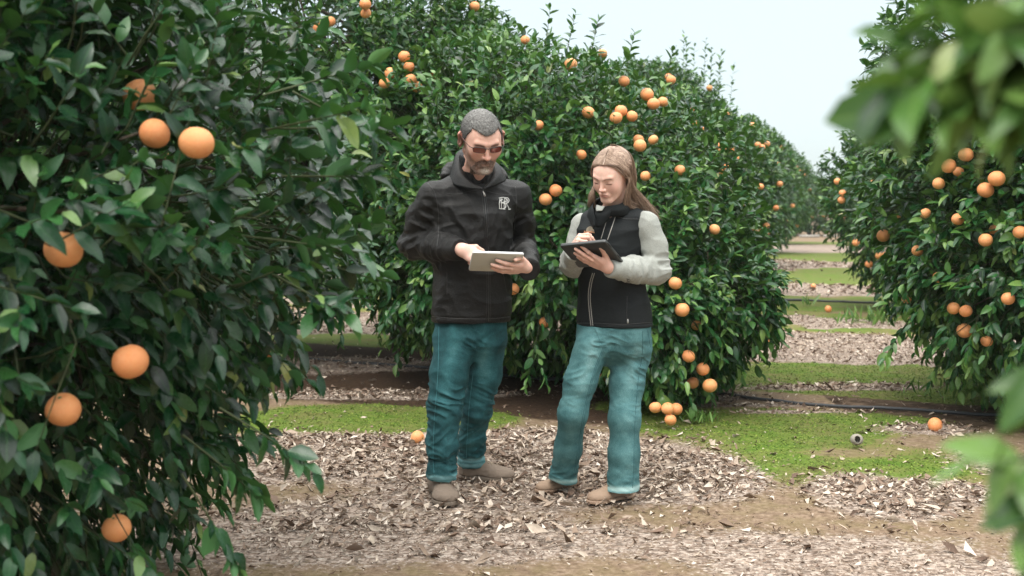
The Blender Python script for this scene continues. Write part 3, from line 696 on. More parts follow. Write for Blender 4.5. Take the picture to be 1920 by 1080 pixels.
# --- tree beside the camera: only the ends of two boughs reach into the view
bN = [(2.15, .95, 1.6, 1.02, 1.05, 1.2)]
ex = []
rn = random.Random(4)
for b0, t0, c_ in (((2060, 110, 1.02), (1640, 165, .92), 9), ((2060, 90, 1.02), (1650, 100, .96), 8), ((2080, 60, 1.02), (1700, 20, .95), 8), ((2060, 130, 1.0), (1665, 210, .93), 9), ((2060, 150, 1.0), (1740, 220, .90), 8), ((2080, 90, 1.05), (1800, 190, 1.0), 9), ((2100, 60, 1.05), (1790, 70, 1.0), 9),
                   ((2080, 30, 1.0), (1830, -20, .95), 8), ((2080, 90, 1.0), (1850, 130, .9), 9), ((2100, 140, 1.08), (1900, 150, 1.02), 9), ((2060, 60, .95), (1880, 60, .88), 8),
                   ((2100, 880, .98), (1815, 840, .90), 3), ((2100, 900, .98), (1900, 960, .90), 5), ((2100, 740, .98), (1935, 690, .92), 1), ((2100, 1000, .98), (1940, 1060, .92), 4)):
    t0 = (t0[0] + 30, t0[1] - (15 if t0[1] < 500 else 0), t0[2]); ex.append((P(*b0), P(*t0), c_ + 7)); j_ = lambda q, w: P(q[0] + rn.uniform(-w, w), q[1] + rn.uniform(-w, w), q[2] + rn.uniform(-.05, .08)); ex.append((j_(b0, 40), j_(((b0[0] + t0[0]) / 2, (b0[1] + t0[1]) / 2, t0[2]), 70), c_ + 5))
gN = tree_geo(bN, (2.3, 1.0), 520, .064, 4, 41, [], per=8, gaps=.3, inner=.3, extra=ex, twl=(.12, .22), boughs=True)
add_tree((2.3, 1.0), gN, 'orange tree closest to the camera, blurred bough ends at the right edge', mat=M_LEAF2)

# ================================================================ THINGS ON THE GROUND
def flat0(name, c, rough=.6): s = NT(name); n = s.noise(s.obj(), 60, 4); return s.fin(s.mix(n, c, tuple(x * .6 for x in c)), rough, .4, s.bump(n, .001))
M_HOSE = flat0('black_hose', (.05, .055, .06))
def hose(px, label, r=.011, lift=.012):
    g = np.array([G(a, b) for a, b in px]); q = spline(g, 140); q[:, 2] = height(q[:, 0], q[:, 1]) + lift + .012 * vnoise(q * 2.0)
    b = q[0].copy(); b[2] = 0; a = Acc(); a.tube(q, r, 8); o = link('irrigation_hose', a.mesh('irrigation_hose', b), None, b, M_HOSE); tag(o, label, 'hose', 'irrigation hoses across the aisle')
hose([(560, 683), (660, 692), (760, 699), (900, 712), (1100, 728), (1260, 738), (1340, 741), (1420, 752), (1520, 760), (1640, 767), (1760, 773), (1880, 781), (2000, 790)], 'long black hose across the moss, running below the woman\'s tree to the right tree')
hose([(1300, 558), (1380, 560), (1440, 563), (1500, 564.5), (1580, 567), (1650, 569), (1720, 573)], 'thin black hose farther up the aisle, beside a single fallen orange', .018)
for px, py, sc_, lb in ((783, 823, .082, 'fallen orange on the leaf litter beside the man\'s left trouser leg'), (1753, 801, .088, 'fallen orange lying on the moss under the right tree'), (1553, 578, .09, 'fallen orange in the aisle just below the far hose'),
                        (1440, 637, .075, 'small fallen orange on grey mulch in the aisle'), (1525, 533, .085, 'distant fallen orange on the mulch beyond the far hose')):
    g = G(px, py + 7); o = bpy.data.objects.new('fallen_orange', ORANGE); COL.objects.link(o); o.location = (g[0], g[1], sc_ * .46 + height(g[:1], g[1:2])[0]); o.scale = (sc_,) * 3; o.rotation_euler = (random.uniform(.8, 2), random.uniform(0, 1), 1); tag(o, lb, 'orange', 'fallen oranges')
# an old grey fruit shell, open on one side
def shell(p):
    c = G(1606, 836) + np.array([0, 0, .036]); d = ell(p, c, (.036, .036, .032)); d = smax(d, -ell(p, c, (.031, .031, .027)), .003)
    return smax(d, -ell(p, c + np.array([-.004, -.036, .010]), (.016, .02, .022)), .004)
c = G(1606, 836); V, Q = nets(shell, c - .06, c + np.array([.06, .06, .09]), .003)
M_DRYPEEL = flat0('dried_peel', (.34, .31, .26), .9)
tag(link('dried_fruit_shell', mesh_np('dried_fruit_shell', V - c, Q), None, c, M_DRYPEEL), 'dried pale grey fruit shell with a dark hole, lying on the moss', 'fruit shell')
# pale boards lying at the far end
for (a_, b_), nm, lb in (((1500, 1536), 'board', 'pale board lying flat before the far trees, left of the trunk'), ((1545, 1568), 'board', 'grey board lying flat before the far trees, right of the trunk')):
    p0, p1 = P(a_, 428, 50.), P(b_, 428, 50.); cx = (p0 + p1) / 2; w_ = (p1 - p0)[0] / 2; a = Acc()
    o = np.array([[sx * w_, sy * .12, sz * .05] for sx in (-1, 1) for sy in (-1, 1) for sz in (-1, 1)]); Q = np.array([(0, 1, 3, 2), (4, 6, 7, 5), (0, 4, 5, 1), (2, 3, 7, 6), (0, 2, 6, 4), (1, 5, 7, 3)])
    a.add(o, Q); cx[2] = .06; ob = link(nm, a.mesh(nm, smooth=False), None, cx, flat0('weathered_board', (.45, .42, .37))); tag(ob, lb, 'board', 'boards at the far end')
# low weeds by the right tree and a sprig in the aisle
def weeds(c, n, h, seed, label, spread=.12):
    r = np.random.RandomState(seed); B = np.stack([c[0] + r.randn(n) * spread, c[1] + r.randn(n) * spread, np.zeros(n) + .01], 1); D = np.stack([r.randn(n) * .5, r.randn(n) * .5, np.ones(n)], 1); N = r.randn(n, 3); N[:, 2] *= .2
    V, F, v, uv = leafmesh('weeds', B, D, N, r.uniform(.5, 1, n) * h, r.uniform(.2, .7, n), 2, .16, r); o = link('weed_plant', mesh_np('weed_plant', V - c, F, True, {'v': v}, uv), None, c, M_LEAF2); tag(o, label, None if n > 10 else 'weed', None, 'stuff' if n > 10 else None)
weeds(G(1310, 793), 60, .09, 1, 'small green tuft under the lowest bunch of oranges', .05)
weeds(G(1645, 606), 70, .22, 2, 'leafy weeds at the foot of the right trees in the aisle', .22)
weeds(G(1515, 574), 9, .25, 3, 'thin upright sprig by the far hose', .03)
weeds(G(1800, 745), 60, .12, 4, 'low weeds in the shade under the right tree', .2)

# ================================================================ PEOPLE
def Rz(a): c, s = math.cos(a), math.sin(a); return np.array([[c, -s, 0], [s, c, 0], [0, 0, 1.]])
def Rx(a): c, s = math.cos(a), math.sin(a); return np.array([[1, 0, 0], [0, c, -s], [0, s, c.real]])
def Ry(a): c, s = math.cos(a), math.sin(a); return np.array([[c, 0, s], [0, 1, 0], [-s, 0, c]])
def rad(d): return math.radians(d)

def mat_skin():
    s = NT('skin'); p = s.obj()
    c = s.attr('tint', 'Color')
    m = s.noise(p, 60, 3); c = s.mix(s.ramp(m, [(.35, 0), (.7, .22)]), c, (.50, .22, .16), 'MIX')
    f = s.noise(p, 420, 3)
    return s.fin(c, s.ramp(f, [(0, .42), (1, .6)]), .45, s.bump(f, .0012, .5), Subsurface_Weight=.12, Subsurface_Radius=(.9, .35, .2), Subsurface_Scale=.006)
def mat_fabric(name, c1, c2, rough=.7, wscale=900, wd=.0006, wr=None, spec=.35, folds=.0):
    s = NT(name); p = s.obj()
    n = s.noise(p, 9, 5, .6)
    col = s.mix(n, c1, c2)
    w1 = s.new('ShaderNodeTexWave'); s.l.new(p, w1.inputs[0]); w1.inputs['Scale'].default_value = wscale; w1.bands_direction = 'DIAGONAL'
    nb = s.noise(p, wscale * .6, 2)
    nor = s.bump(s.math('ADD', w1.outputs[0], nb), wd, .7)
    if folds:
        q = s.mapping(p, (1, 1, 1.4), (0, .35, 0))
        f = s.noise(q, 22, 3, .55, dist=.8)
        nor = s.bump(s.math('ABSOLUTE', s.math('SUBTRACT', f, .5)), folds, .8, nor)
    return s.fin(col, rough, spec, nor)
def mat_jeans(name, dark, mid, light):
    s = NT(name); p = s.obj()
    a = s.attr('v')                                     # wear of the denim: front of the thighs, knees, hems
    n = s.noise(p, 14, 6, .65)
    wv = s.noise(s.mapping(p, (1, 1, .12)), 900, 2)
    w2 = s.noise(s.mapping(p, (.2, .2, 1)), 1100, 2)
    k = s.math('ADD', s.math('MULTIPLY', n, .55), s.math('MULTIPLY', a, .6))
    k = s.math('ADD', k, s.math('MULTIPLY', s.math('SUBTRACT', wv, .5), .45))
    k = s.math('ADD', k, s.math('MULTIPLY', s.math('SUBTRACT', w2, .5), .25))
    col = s.ramp(k, [(.20, dark), (.45, mid), (.85, light)])
    st = s.attr('stitch'); col = s.mix(st, col, light)
    return s.fin(col, .85, .25, s.bump(s.math('ADD', wv, w2), .0008, .6))

M_SKIN = mat_skin()
def flat(name, c, rough=.5, spec=.5, metal=0., bumpd=.0, bs=300):
    s = NT(name); p = s.obj(); n = s.noise(p, bs, 4)
    col = s.mix(s.ramp(n, [(.3, 0), (.8, .35)]), c, tuple(x * .7 for x in c))
    return s.fin(col, s.ramp(n, [(0, max(0, rough - .08)), (1, min(1, rough + .08))]), spec, s.bump(n, bumpd or .0003, .5), Metallic=metal)
M_JACKET = mat_fabric('jacket_shell', (.0060, .0058, .0054), (.0125, .0122, .0115), .52, 1400, .0004, spec=.28, folds=.006)
M_SHIRT = mat_fabric('dark_shirt', (.008, .009, .010), (.014, .015, .016), .8)
M_VEST = mat_fabric('vest_softshell', (.007, .009, .010), (.013, .016, .017), .68, 1200, .0004, spec=.22, folds=.003)
M_HEEL = flat('black_rubber', (.015, .015, .015), .6)
M_JEANM = mat_jeans('mens_denim', (.008, .042, .048), (.028, .112, .122), (.15, .30, .315))
M_JEANW = mat_jeans('womens_denim', (.034, .105, .113), (.100, .225, .232), (.32, .48, .47))
M_LOGO = flat('white_embroidery', (.75, .75, .72), .8)
M_ZIP = flat('reflective_zip_piping', (.42, .40, .36), .45, .6)
M_DZIP = flat('dark_zip', (.02, .02, .02), .35, .6)
M_METAL = flat('metal', (.55, .53, .5), .3, .5, 1.)
M_BOOT = flat('brown_suede', (.20, .155, .12), .85, .25, bumpd=.0015, bs=140)
M_SOLE = flat('boot_sole', (.17, .135, .105), .8, .3, bumpd=.001)
M_SHOE = flat('tan_shoe_leather', (.31, .215, .15), .7, .35, bumpd=.001, bs=160)
M_SHOESOLE = flat('tan_shoe_sole', (.32, .22, .155), .7, .35)
M_LACE = flat('boot_lace', (.34, .27, .19), .8)

def mat_knit():
    s = NT('grey_knit'); p = s.obj()
    # ribs of little stitches running round the sleeve
    w = s.new('ShaderNodeTexWave'); w.bands_direction = 'Z'; w.inputs['Scale'].default_value = 75; w.inputs['Distortion'].default_value = 3.0
    w.inputs['Detail'].default_value = 1; w.inputs['Detail Scale'].default_value = 6
    s.l.new(p, w.inputs[0])
    v = s.vor(s.mapping(p, (1, 1, 1.5)), 230)
    h = s.math('ADD', s.math('MULTIPLY', w.outputs[0], .7), s.math('MULTIPLY', v, .9))
    col = s.mix(s.ramp(h, [(.2, 1.), (.9, 0)]), (.37, .385, .355), (.22, .23, .21))
    col = s.mix(s.ramp(s.noise(p, 12, 3), [(.3, 0), (.8, .25)]), col, (.31, .325, .30))
    return s.fin(col, .9, .2, s.bump(h, .0014, .6))
M_KNIT = mat_knit()

def mat_hair(name, c1, c2, c3, sc=(1, 1, 1), scale=220, d=.002):
    s = NT(name); p = s.obj(); a = s.attr('v')
    n = s.noise(s.mapping(p, sc), scale, 4, .7); k = s.math('ADD', s.math('MULTIPLY', n, .55), s.math('MULTIPLY', a, .45))
    return s.fin(s.ramp(k, [(.22, c1), (.5, c2), (.78, c3)]), .5, .45, s.bump(n, d, .9))
M_HAIRM = mat_hair('greying_hair', (.012, .010, .009), (.060, .056, .051), (.26, .255, .24), (1, 1, .6), 230, .003)
M_BEARD = mat_hair('greying_beard', (.05, .028, .02), (.25, .14, .10), (.56, .50, .43), (1, 1, .35), 300, .003)
M_HAIRW = mat_hair('light_brown_hair', (.11, .066, .044), (.27, .180, .128), (.50, .37, .28), (1, 1, .25), 150, .001)

# ---- head
def head_fn(female, sc, R, c, neck_to):
    """distance function of a head with features, in world space, plus the world->local map"""
    c = np.asarray(c, float); nl = ((np.asarray(neck_to, float) - c) @ R) / sc
    f = 1. if female else 0.
    def loc(p): return ((p - c) @ R) / sc
    def F(p):
        q = loc(p)
        if female: q[:, 2] *= np.where(q[:, 2] < 0, 1.07, 1.)
        qa = q.copy(); qa[:, 0] = np.abs(qa[:, 0])
        d = ell(q, (0, .016, .027), (.0765 - .003 * f, .095, .085))
        d = smin(d, ell(q, (0, -.030, .012), (.066 - .003 * f, .066, .070)), .03)                       # forehead, mid face
        d = smin(d, ell(q, (0, -.036, -.052), (.057 - .006 * f, .056 - .001 * f, .064)), .03)            # jaw mass
        d = smin(d, cone(qa, (.055 - .009 * f, .0, -.045), (.020 - .006 * f, -.074, -.094), .018 - .003 * f, .016), .02)   # jaw line
        d = smin(d, ell(q, (0, -.082, -.096), (.020, .016 - .002 * f, .016)), .014)
        d = smin(d, ell(qa, (.043 - .008 * f, -.062 + .004 * f, -.018 - .012 * f), (.024, .022, .024 + .004 * f)), .03)             # cheeks
        d = smin(d, cone(qa, (.008, -.0905, .024), (.040, -.079, .028), .0095 - .003 * f, .009 - .002 * f), .012)                   # brow
        d = smax(d, -ell(qa, (.032, -.103 - .003 * f, .004), (.019, .0145 - .001 * f, .0125)), .010)                   # eye hollows
        d = smin(d, ell(qa, (.0315, -.0775, .004), (.0145, .0135, .0125)), .004)                  # lidded eyes
        d = smin(d, cone(qa, (.0195, -.0905, .0005), (.043, -.0835, .0002), .0018, .0016), .003)         # lower lid edge / lashes
        d = smin(d, cone(q, (0, -.088, .020), (0, -.112 + .004 * f, -.026 + .002 * f), .0068 - .001 * f, .0088 - .0012 * f), .009)  # nose bridge
        d = smin(d, ell(q, (0, -.1115 + .004 * f, -.0265), (.0098 - .001 * f, .0095, .0085)), .004)
        d = smin(d, ell(qa, (.0115 - .0015 * f, -.0985, -.0295), (.0075, .0095, .0070)), .005)
        d = smax(d, -ell(qa, (.0062, -.1055, -.0375), (.0032, .0045, .003)), .002)
        q0 = q; q = q.copy(); q[:, 2] += (11 - 6 * f) * q[:, 0] ** 2 * (np.abs(q[:, 0]) < .05)
        d = smin(d, ell(q, (0, -.0885, -.056), (.026, .0125, .0175)), .010)                    # muzzle
        d = smin(d, ell(q, (0, -.0985, -.0515), (.0195 - .001 * f, .0055, .0042 + .001 * f)), .004)      # upper lip
        d = smin(d, ell(q, (0, -.0970, -.0620), (.0170, .0060, .0048 + .001 * f)), .004)      # lower lip
        d = smax(d, -cone(q, (-.021, -.1005, -.0565), (.021, -.1005, -.0565), .0018, .0018), .003)
        d = smax(d, -ell(q, (0, -.1035, -.074), (.014, .0075, .006)), .006)                          # fold over the chin
        q = q0
        # ears
        Re = Rz(rad(44)) @ Ry(rad(10))
        e = ell(qa, (.0850, .008, .002), (.0072, .0215, .034), Re)
        e = smax(e, -ell(qa, (.0915, .000, .005), (.0060, .012, .021), Re), .003)
        d = smin(d, e + .016 * f, .006)
        d = smin(d, chain(q, [(0, .026, -.045), (0, .03 * .6 + nl[1] * .4, -.045 * .5 + nl[2] * .5), nl], [.052 - .006 * f, .052 - .008 * f, .064 - .008 * f], .03), .018)
        return d * sc
    return F, loc

def skin_tint(q, female):
    """face colours in head space: lips, cheeks, nose, ears, lids, brows"""
    base = np.array([.80, .52, .42]) if female else np.array([.68, .41, .32])
    T = np.tile(base, (len(q), 1)) * (1 if female else 1); x = np.abs(q[:, 0]); y = q[:, 1]; z = q[:, 2]
    def add(w, c, k): w = (np.clip(w, 0, 1) * k)[:, None]; T[:] = T * (1 - w) + np.array(c) * w
    g = lambda cx, cz, rx, rz: np.exp(-(((x - cx) / rx) ** 2 + ((z - cz) / rz) ** 2) ** 1.5) * (y < -.03)
    add(g(.045, -.02, .022, .022), (.66, .30, .24), .30 if female else .5)
    add(g(0, -.027, .015, .014), (.66, .29, .22), .3 if female else .55)
    add(np.exp(-((x - .083) / .02) ** 2) * (y > -.03), (.62, .26, .20), .7)
    add(g(.032, .006, .018, .011), (.46, .25, .20), .2 if female else .5)
    lip = np.exp(-((x / .0215) ** 2 + ((z + (5 if female else 11) * x * x + .0565) / .0088) ** 2) ** 2) * (y < -.085)
    add(lip, (.56, .19, .17) if female else (.42, .20, .16), .6)
    br = np.exp(-(((z - (.0215 + .0035 * np.sin(np.clip((x - .012) / .036, 0, 1) * 3.1))) / (.0036 if female else .0050)) ** 2)) * sstep(.010, .016, x) * (1 - sstep(.044, .051, x)) * (y < -.05)
    add(br, (.20, .11, .075) if female else (.10, .06, .045), .9)
    la = np.exp(-(((z + .0008) / .0024) ** 2)) * sstep(.016, .021, x) * (1 - sstep(.042, .046, x)) * (y < -.07)
    add(la, (.07, .035, .03), .95)
    if not female:
        top = np.interp(x, [0, .02, .04, .055, .066, .074], [-.036, -.040, -.052, -.040, -.018, .012]); st = sstep(.010, -.008, z - top) * (y < .012) * (y > -.2) * sstep(-.135, -.118, z)
        add(st * (.80 + .7 * (vnoise(q * 400) - .5)), (.17, .11, .085), .9)
    return T

# ---- hands: x along the fingers, y to the thumb side, z out of the back of the hand
def hand_fn(R, c, sc, curls, splay=(.16, .05, -.05, -.17), thumb=((.9, .6, -.25), (.75, .35, -.35)), left=False, wrist_to=None):
    c = np.asarray(c, float)
    Ls = [(.040, .025, .020), (.045, .028, .021), (.041, .026, .020), (.032, .020, .018)]
    bx = [(.088, .026, .0), (.092, .006, .003), (.087, -.014, .001), (.079, -.031, -.003)]
    rr = [.0088, .0090, .0086, .0076]
    F = []
    for k in range(4):
        p = np.array(bx[k]); pts = [p]; ang = 0; s = splay[k]
        for j in range(3):
            ang += curls[k][j]
            d = np.array([math.cos(ang) * math.cos(s), math.cos(ang) * math.sin(s), -math.sin(ang)])
            p = p + d * Ls[k][j]; pts.append(p)
        F.append((pts, [rr[k] * 1.08, rr[k] * 1.02, rr[k] * .93, rr[k] * .80]))
    t0 = np.array([.020, .024, -.010]); d1, d2 = unit(thumb[0]), unit(thumb[1]); t1 = t0 + unit((.75, .6, -.2)) * .040; t2 = t1 + d1 * .034; t3 = t2 + d2 * .026
    w = None if wrist_to is None else ((np.asarray(wrist_to, float) - c) @ R) / sc * np.array([1, -1 if left else 1, 1])
    def fn(p):
        q = ((p - c) @ R) / sc
        if left: q = q * np.array([1, -1, 1])
        d = ell(q, (.048, .000, -.002), (.050, .0375, .0145))
        d = smin(d, cone(q, (.018, .010, -.004), (.086, .024, -.002), .0150, .0105), .010)
        d = smin(d, cone(q, (.018, -.012, -.004), (.078, -.030, -.004), .0150, .0095), .010)
        for pts, rs in F:
            d = smin(d, cone(q, (.030, pts[0][1] * .5, -.001), pts[0], .012, rs[0] * 1.02), .007)
            d = smin(d, np.minimum(chain(q, pts, rs, .003), 9), .0035)
            for j in (0, 1): d = smin(d, np.linalg.norm(q - pts[j] - np.array([0, 0, .001]), axis=1) - rs[j] * 1.07, .003)
        d = smin(d, chain(q, [t0, t1, t2, t3], [.0165, .0125, .0108, .0088], .005), .009)
        d = smin(d, ell(q, (.002, 0, -.001), (.030, .0285, .0195)), .014)
        if w is not None: d = smin(d, cone(q, (0, 0, -.001), w, .0225, .030), .02)
        return d * sc
    tips = [(c + (np.array(p[-1]) * np.array([1, -1 if left else 1, 1]) * sc) @ R.T) for p, _ in F]
    return fn, tips

def frame(x, z):
    """rotation whose columns are x, y, z axes; z made square to x"""
    x = unit(x); z = np.asarray(z, float); z = unit(z - x * (x @ z)); return np.stack([x, np.cross(z, x), z], 1)
def frameL(x, z):
    R = frame(x, z); return R       # the left hand mirrors y inside hand_fn

class Fig:
    def __init__(s, name, base, label, cat):
        s.base = np.array([base[0], base[1], 0.]); s.o = None; s.name = name; s.label = label; s.cat = cat
    def body(s, meshes):
        V = []; Q = []; T = []; n = 0
        for v, q, t in meshes: V.append(v); Q.append(q + n); T.append(t); n += len(v)
        me = mesh_np(s.name, np.concatenate(V) - s.base, np.concatenate(Q), True, {'tint': np.concatenate(T)})
        s.o = link(s.name, me, None, s.base, M_SKIN); tag(s.o, s.label, s.cat, 'people checking the orchard'); return s.o
    def part(s, name, fn, lo, hi, h, mat, attrs=None, parent=None):
        V, Q = nets(fn, lo, hi, h)
        at = {k: f(V) for k, f in (attrs or {}).items()}
        me = mesh_np(name, V - s.base, Q, True, at)
        o = link(name, me, parent or s.o, None, mat)
        s.last = (V, Q)
        return o
    def piece(s, name, acc, mat, parent=None, smooth=True):
        me = acc.mesh(name, s.base, smooth); return link(name, me, parent or s.o, None, mat)

def bvh(VQ): V, Q = VQ; return BVHTree.FromPolygons([tuple(v) for v in V], [tuple(map(int, q)) for q in Q])
CAMP = np.array([0, 0, CAM_H])
def cast(tree, px, py, off=.0):
    """point on a garment seen at a pixel, lifted off it by off, with its normal"""
    d = P(px, py, 5.) - CAMP; d = unit(d)
    h = tree.ray_cast(Vector(CAMP), Vector(d), 20)
    if h[0] is None: return None, None
    n = np.array(h[1]);
    if n @ d > 0: n = -n
    return np.array(h[0]) + n * off, n
def seam(acc, tree, pts, w=.002, n=40, off=.0005, a=0.0):
    """thin raised line following the garment along a pixel path"""
    q = spline(np.array([(x, y, 0) for x, y in pts], float), n); o = []
    for x, y, _ in q:
        h, _n2 = cast(tree, x, y, off)
        if h is not None and (not o or np.linalg.norm(h - o[-1]) < .12): o.append(h)
    if len(o) > 2: acc.tube(o, w, 6, a)

def folds(p, seed, amp, scale=(9, 9, 16), bias=.5):
    """ridged creases: broad soft swells with sharper crests"""
    q = p * np.array(scale) + seed; w = vnoise(q * .6 + 4.4)
    r = ridge(q + 1.3 * w[:, None]); r2 = ridge(q * 2.1 + 9.1)
    return -amp * ((r ** 2 - .45) + .35 * (r2 ** 2 - .45))

def crease(p, c, r, dirv, n, depth, seed=0., wob=.5):
    """n parallel folds across direction dirv, fading out r metres from c"""
    q = p - np.asarray(c, float); d = np.linalg.norm(q, axis=1)
    w = np.exp(-(d / r) ** 2)
    u = unit(dirv); t1 = unit(np.cross(u, [.3, .9, .1])); t2 = np.cross(u, t1)
    wq = (vnoise(p * 11 + seed) - .5) * .035 * wob * 2
    k = n / r * .42
    a = np.stack([(q @ t1) * k * .30, (q @ t2) * k * .30, (q @ u + wq) * k], 1) + seed * 3.7
    e = ridge(a) ** 3; e2 = ridge(a * 1.9 + 5.1) ** 3
    return -depth * w * 1.5 * (e - .3 + .4 * (e2 - .3))

# ---------------------------------------------------------------- tablets
def slab(name, A, B, C, th, rd, mat_back, mat_side, mat_front, bez=.008, parts=None):
    """a rounded tablet: corners A, B, C of its back (B the corner between), th thick towards the screen side"""
    A, B, C = map(np.asarray, (A, B, C)); X = A - B; Y = C - B; lx, ly = np.linalg.norm(X), np.linalg.norm(Y); X = unit(X); Y = unit(Y - X * (X @ Y)); Z = np.cross(X, Y)
    if Z[2] < 0: Z = -Z
    org = B
    def outline(ins, r, n=7):
        o = []
        for cx, cy, a0 in ((lx - ins - r, ly - ins - r, 0), (ins + r, ly - ins - r, 90), (ins + r, ins + r, 180), (lx - ins - r, ins + r, 270)):
            for k in range(n): a = rad(a0 + 90 * k / (n - 1)); o.append((cx + r * math.cos(a), cy + r * math.sin(a)))
        return np.array(o)
    rings = [(0.0025, 0.0, rd), (0.0006, .0012, rd), (0, .003, rd), (0, th - .002, rd), (.0008, th - .0006, rd), (.002, th, rd)]
    V = []; 
    for ins, z, r in rings:
        o = outline(ins, r); V.append(org + o[:, :1] * X + o[:, 1:] * Y + z * Z)
    n = len(V[0]); V = np.concatenate(V); m = len(rings)
    i = np.arange(m - 1)[:, None] * n; j = np.arange(n)[None]; k = (j + 1) % n
    Q = np.stack([i + j, i + k, i + n + k, i + n + j], -1).reshape(-1, 4)
    F = [Q, np.arange(n)[::-1][None], (np.arange(n) + (m - 1) * n)[None]]
    base = V.mean(0)
    me = mesh_np(name, V - base, F, False, None, None, [1] * len(Q) + [0, 1])
    me.materials.append(mat_back); me.materials.append(mat_side)
    o = link('housing', me)
    root = empty(name, base); o.parent = root
    s = outline(bez, .003); SV = org + s[:, :1] * X + s[:, 1:] * Y + (th + .0006) * Z - base
    sc = link('screen', mesh_np('screen', SV, np.arange(len(SV))[None], False), root, None, mat_front)
    return root, org, X, Y, Z, base

# ================================================================ MAN
man = Fig('person', P(885, 930, 5.28), 'bearded man in sunglasses and black jacket pointing at a white tablet', 'person')
mh_c = P(902, 262, 5.17); mh_R = Rz(rad(18)) @ Rx(rad(31)) @ Ry(rad(-3)); MHS = 1.12
mneck = P(888, 345, 5.36)
mF, mloc = head_fn(False, MHS, mh_R, mh_c, mneck)
HV, HQ = nets(mF, mh_c - .21, mh_c + np.array([.2, .25, .18]), .0021)
parts = [(HV, HQ, skin_tint(mloc(HV), False))]
SK = np.array([.76, .51, .42])
shL, shR = P(812, 368, 5.27), P(968, 368, 5.42)          # viewer's left / right shoulder
elL, elR = P(776, 458, 5.36), P(980, 462, 5.52)
wrL, wrR = P(866, 468, 5.10), P(990, 503, 5.07)
# the man's right hand (viewer's left) points down at the screen
hRL = frame((.88, .02, -.42), (.20, -.88, .45))
hLfn, mtipsL = hand_fn(hRL, wrL, 1.04, [(.30, .25, .12), (1.15, 1.3, .7), (1.25, 1.4, .8), (1.3, 1.4, .8)], thumb=((.95, .1, -.45), (.9, -.15, -.5)), wrist_to=elL)
hRR = frame((-.83, -.48, .02), (-.35, -.75, -.55))
hRfn, mtipsR = hand_fn(hRR, wrR, 1.0, [(.12, .18, .1), (.10, .16, .1), (.10, .18, .1), (.16, .2, .1)], splay=(.10, .02, -.06, -.14), thumb=((.7, .6, .4), (.9, .0, .4)), left=True, wrist_to=elR)
for fn, c in ((hLfn, wrL), (hRfn, wrR)):
    V, Q = nets(fn, c - .2, c + .2, .0020)
    # warm knuckles
    parts.append((V, Q, np.tile(SK, (len(V), 1)) * (.9 + .2 * vnoise(V * 60))[:, None] * np.array([1.02, .97, .95])))
MZ = mneck[2]
def m_core(p):
    d = stack(p, [(.86, -.19, 5.35, .14, .09), (1.2, -.18, 5.34, .15, .09), (1.42, -.175, 5.35, .13, .07), (MZ, -.175, 5.36, .06, .055)], rad(14))
    for a, b, c in ((shL, elL, wrL), (shR, elR, wrR)): d = smin(d, chain(p, [a, b, c], [.035, .03, .024]), .02)
    return d
V, Q = nets(m_core, (-.6, 4.9, .8), (.2, 5.7, 1.6), .012); parts.append((V, Q, np.tile(SK, (len(V), 1))))
man.body(parts)

zh = lambda py, Y: P(900, py, Y)[2]
HEMZ = zh(604, 5.3)
def m_jacket(p):
    x = lambda a, Y=5.32: P(a, 500, Y)[0]
    tab = [(HEMZ, x(883), 5.34, .180, .128), (HEMZ + .03, x(883), 5.34, .187, .134), (zh(520, 5.3), x(884), 5.34, .186, .132), (zh(450, 5.3), x(885), 5.33, .186, .135),
           (zh(400, 5.3), x(887), 5.33, .196, .135), (zh(368, 5.3), x(888), 5.345, .200, .118), (zh(350, 5.3), x(889), 5.35, .160, .10), (zh(332, 5.3), x(890), 5.36, .095, .085), (zh(322, 5.3), x(890), 5.365, .072, .075)]
    d = stack(p, tab, rad(15), 2.3)
    nb = P(889, 348, 5.37)
    for s, e, w, r1, r2 in ((shL, elL, wrL, .073, .064), (shR, elR, wrR, .068, .060)):
        d = smin(d, cone(p, nb, s + np.array([0, .0, -.006]), .070, .068), .05)
        cuff = w + unit(e - w) * (.012 if e is elL else -.014)
        a = chain(p, [s, (s + e) / 2, e], [.070, r1, r2 * 1.03], .02)
        ax = unit(w - e); fo = smax(chain(p, [e, (e + cuff) / 2, cuff], [r2 * 1.03, .059, .050], .02), (p - cuff) @ ax, .006)
        d = smin(d, smin(a, fo, .02), .018)
    # creases
    d = d + folds(p, 3.1, .009, (8, 8, 13))
    d = d + crease(p, elL, .10, (.6, .2, -1), 6, .020, 1) + crease(p, elR, .10, (-.3, .2, 1), 6, .013, 2) + crease(p, (elL + wrL) / 2, .09, unit(wrL - elL), 6, .013, 5)
    d = d + crease(p, (shL + elL) / 2, .12, (.7, 0, 1), 5, .014, 3) + crease(p, (elR + wrR) / 2, .09, unit(wrR - elR), 6, .012, 8) + crease(p, (shR + elR) / 2, .1, (-.5, 0, 1), 6, .014, 3)
    d = d + crease(p, P(850, 400, 5.2), .13, (1, 0, .6), 5, .010, 6) + crease(p, P(935, 430, 5.2), .12, (1, 0, -.3), 5, .010, 7)
    hz = p[:, 2] - HEMZ
    d = d + .004 * np.exp(-((hz - .028) / .004) ** 2)                       # hem seam
    d = smax(d, HEMZ + .002 * np.sin(p[:, 0] * 40) - p[:, 2], .008)
    # hollow neck
    d = smax(d, -cone(p, P(893, 352, 5.31), P(893, 290, 5.30), .047, .070), .008)
    return d
man.part('jacket', m_jacket, (-.62, 4.95, .76), (.22, 5.72, 1.60), .0055, M_JACKET)
jtree = bvh(man.last); JK = man.o.children[-1] if man.o.children else None
jk = [o for o in bpy.data.objects if o.name == 'jacket'][0]
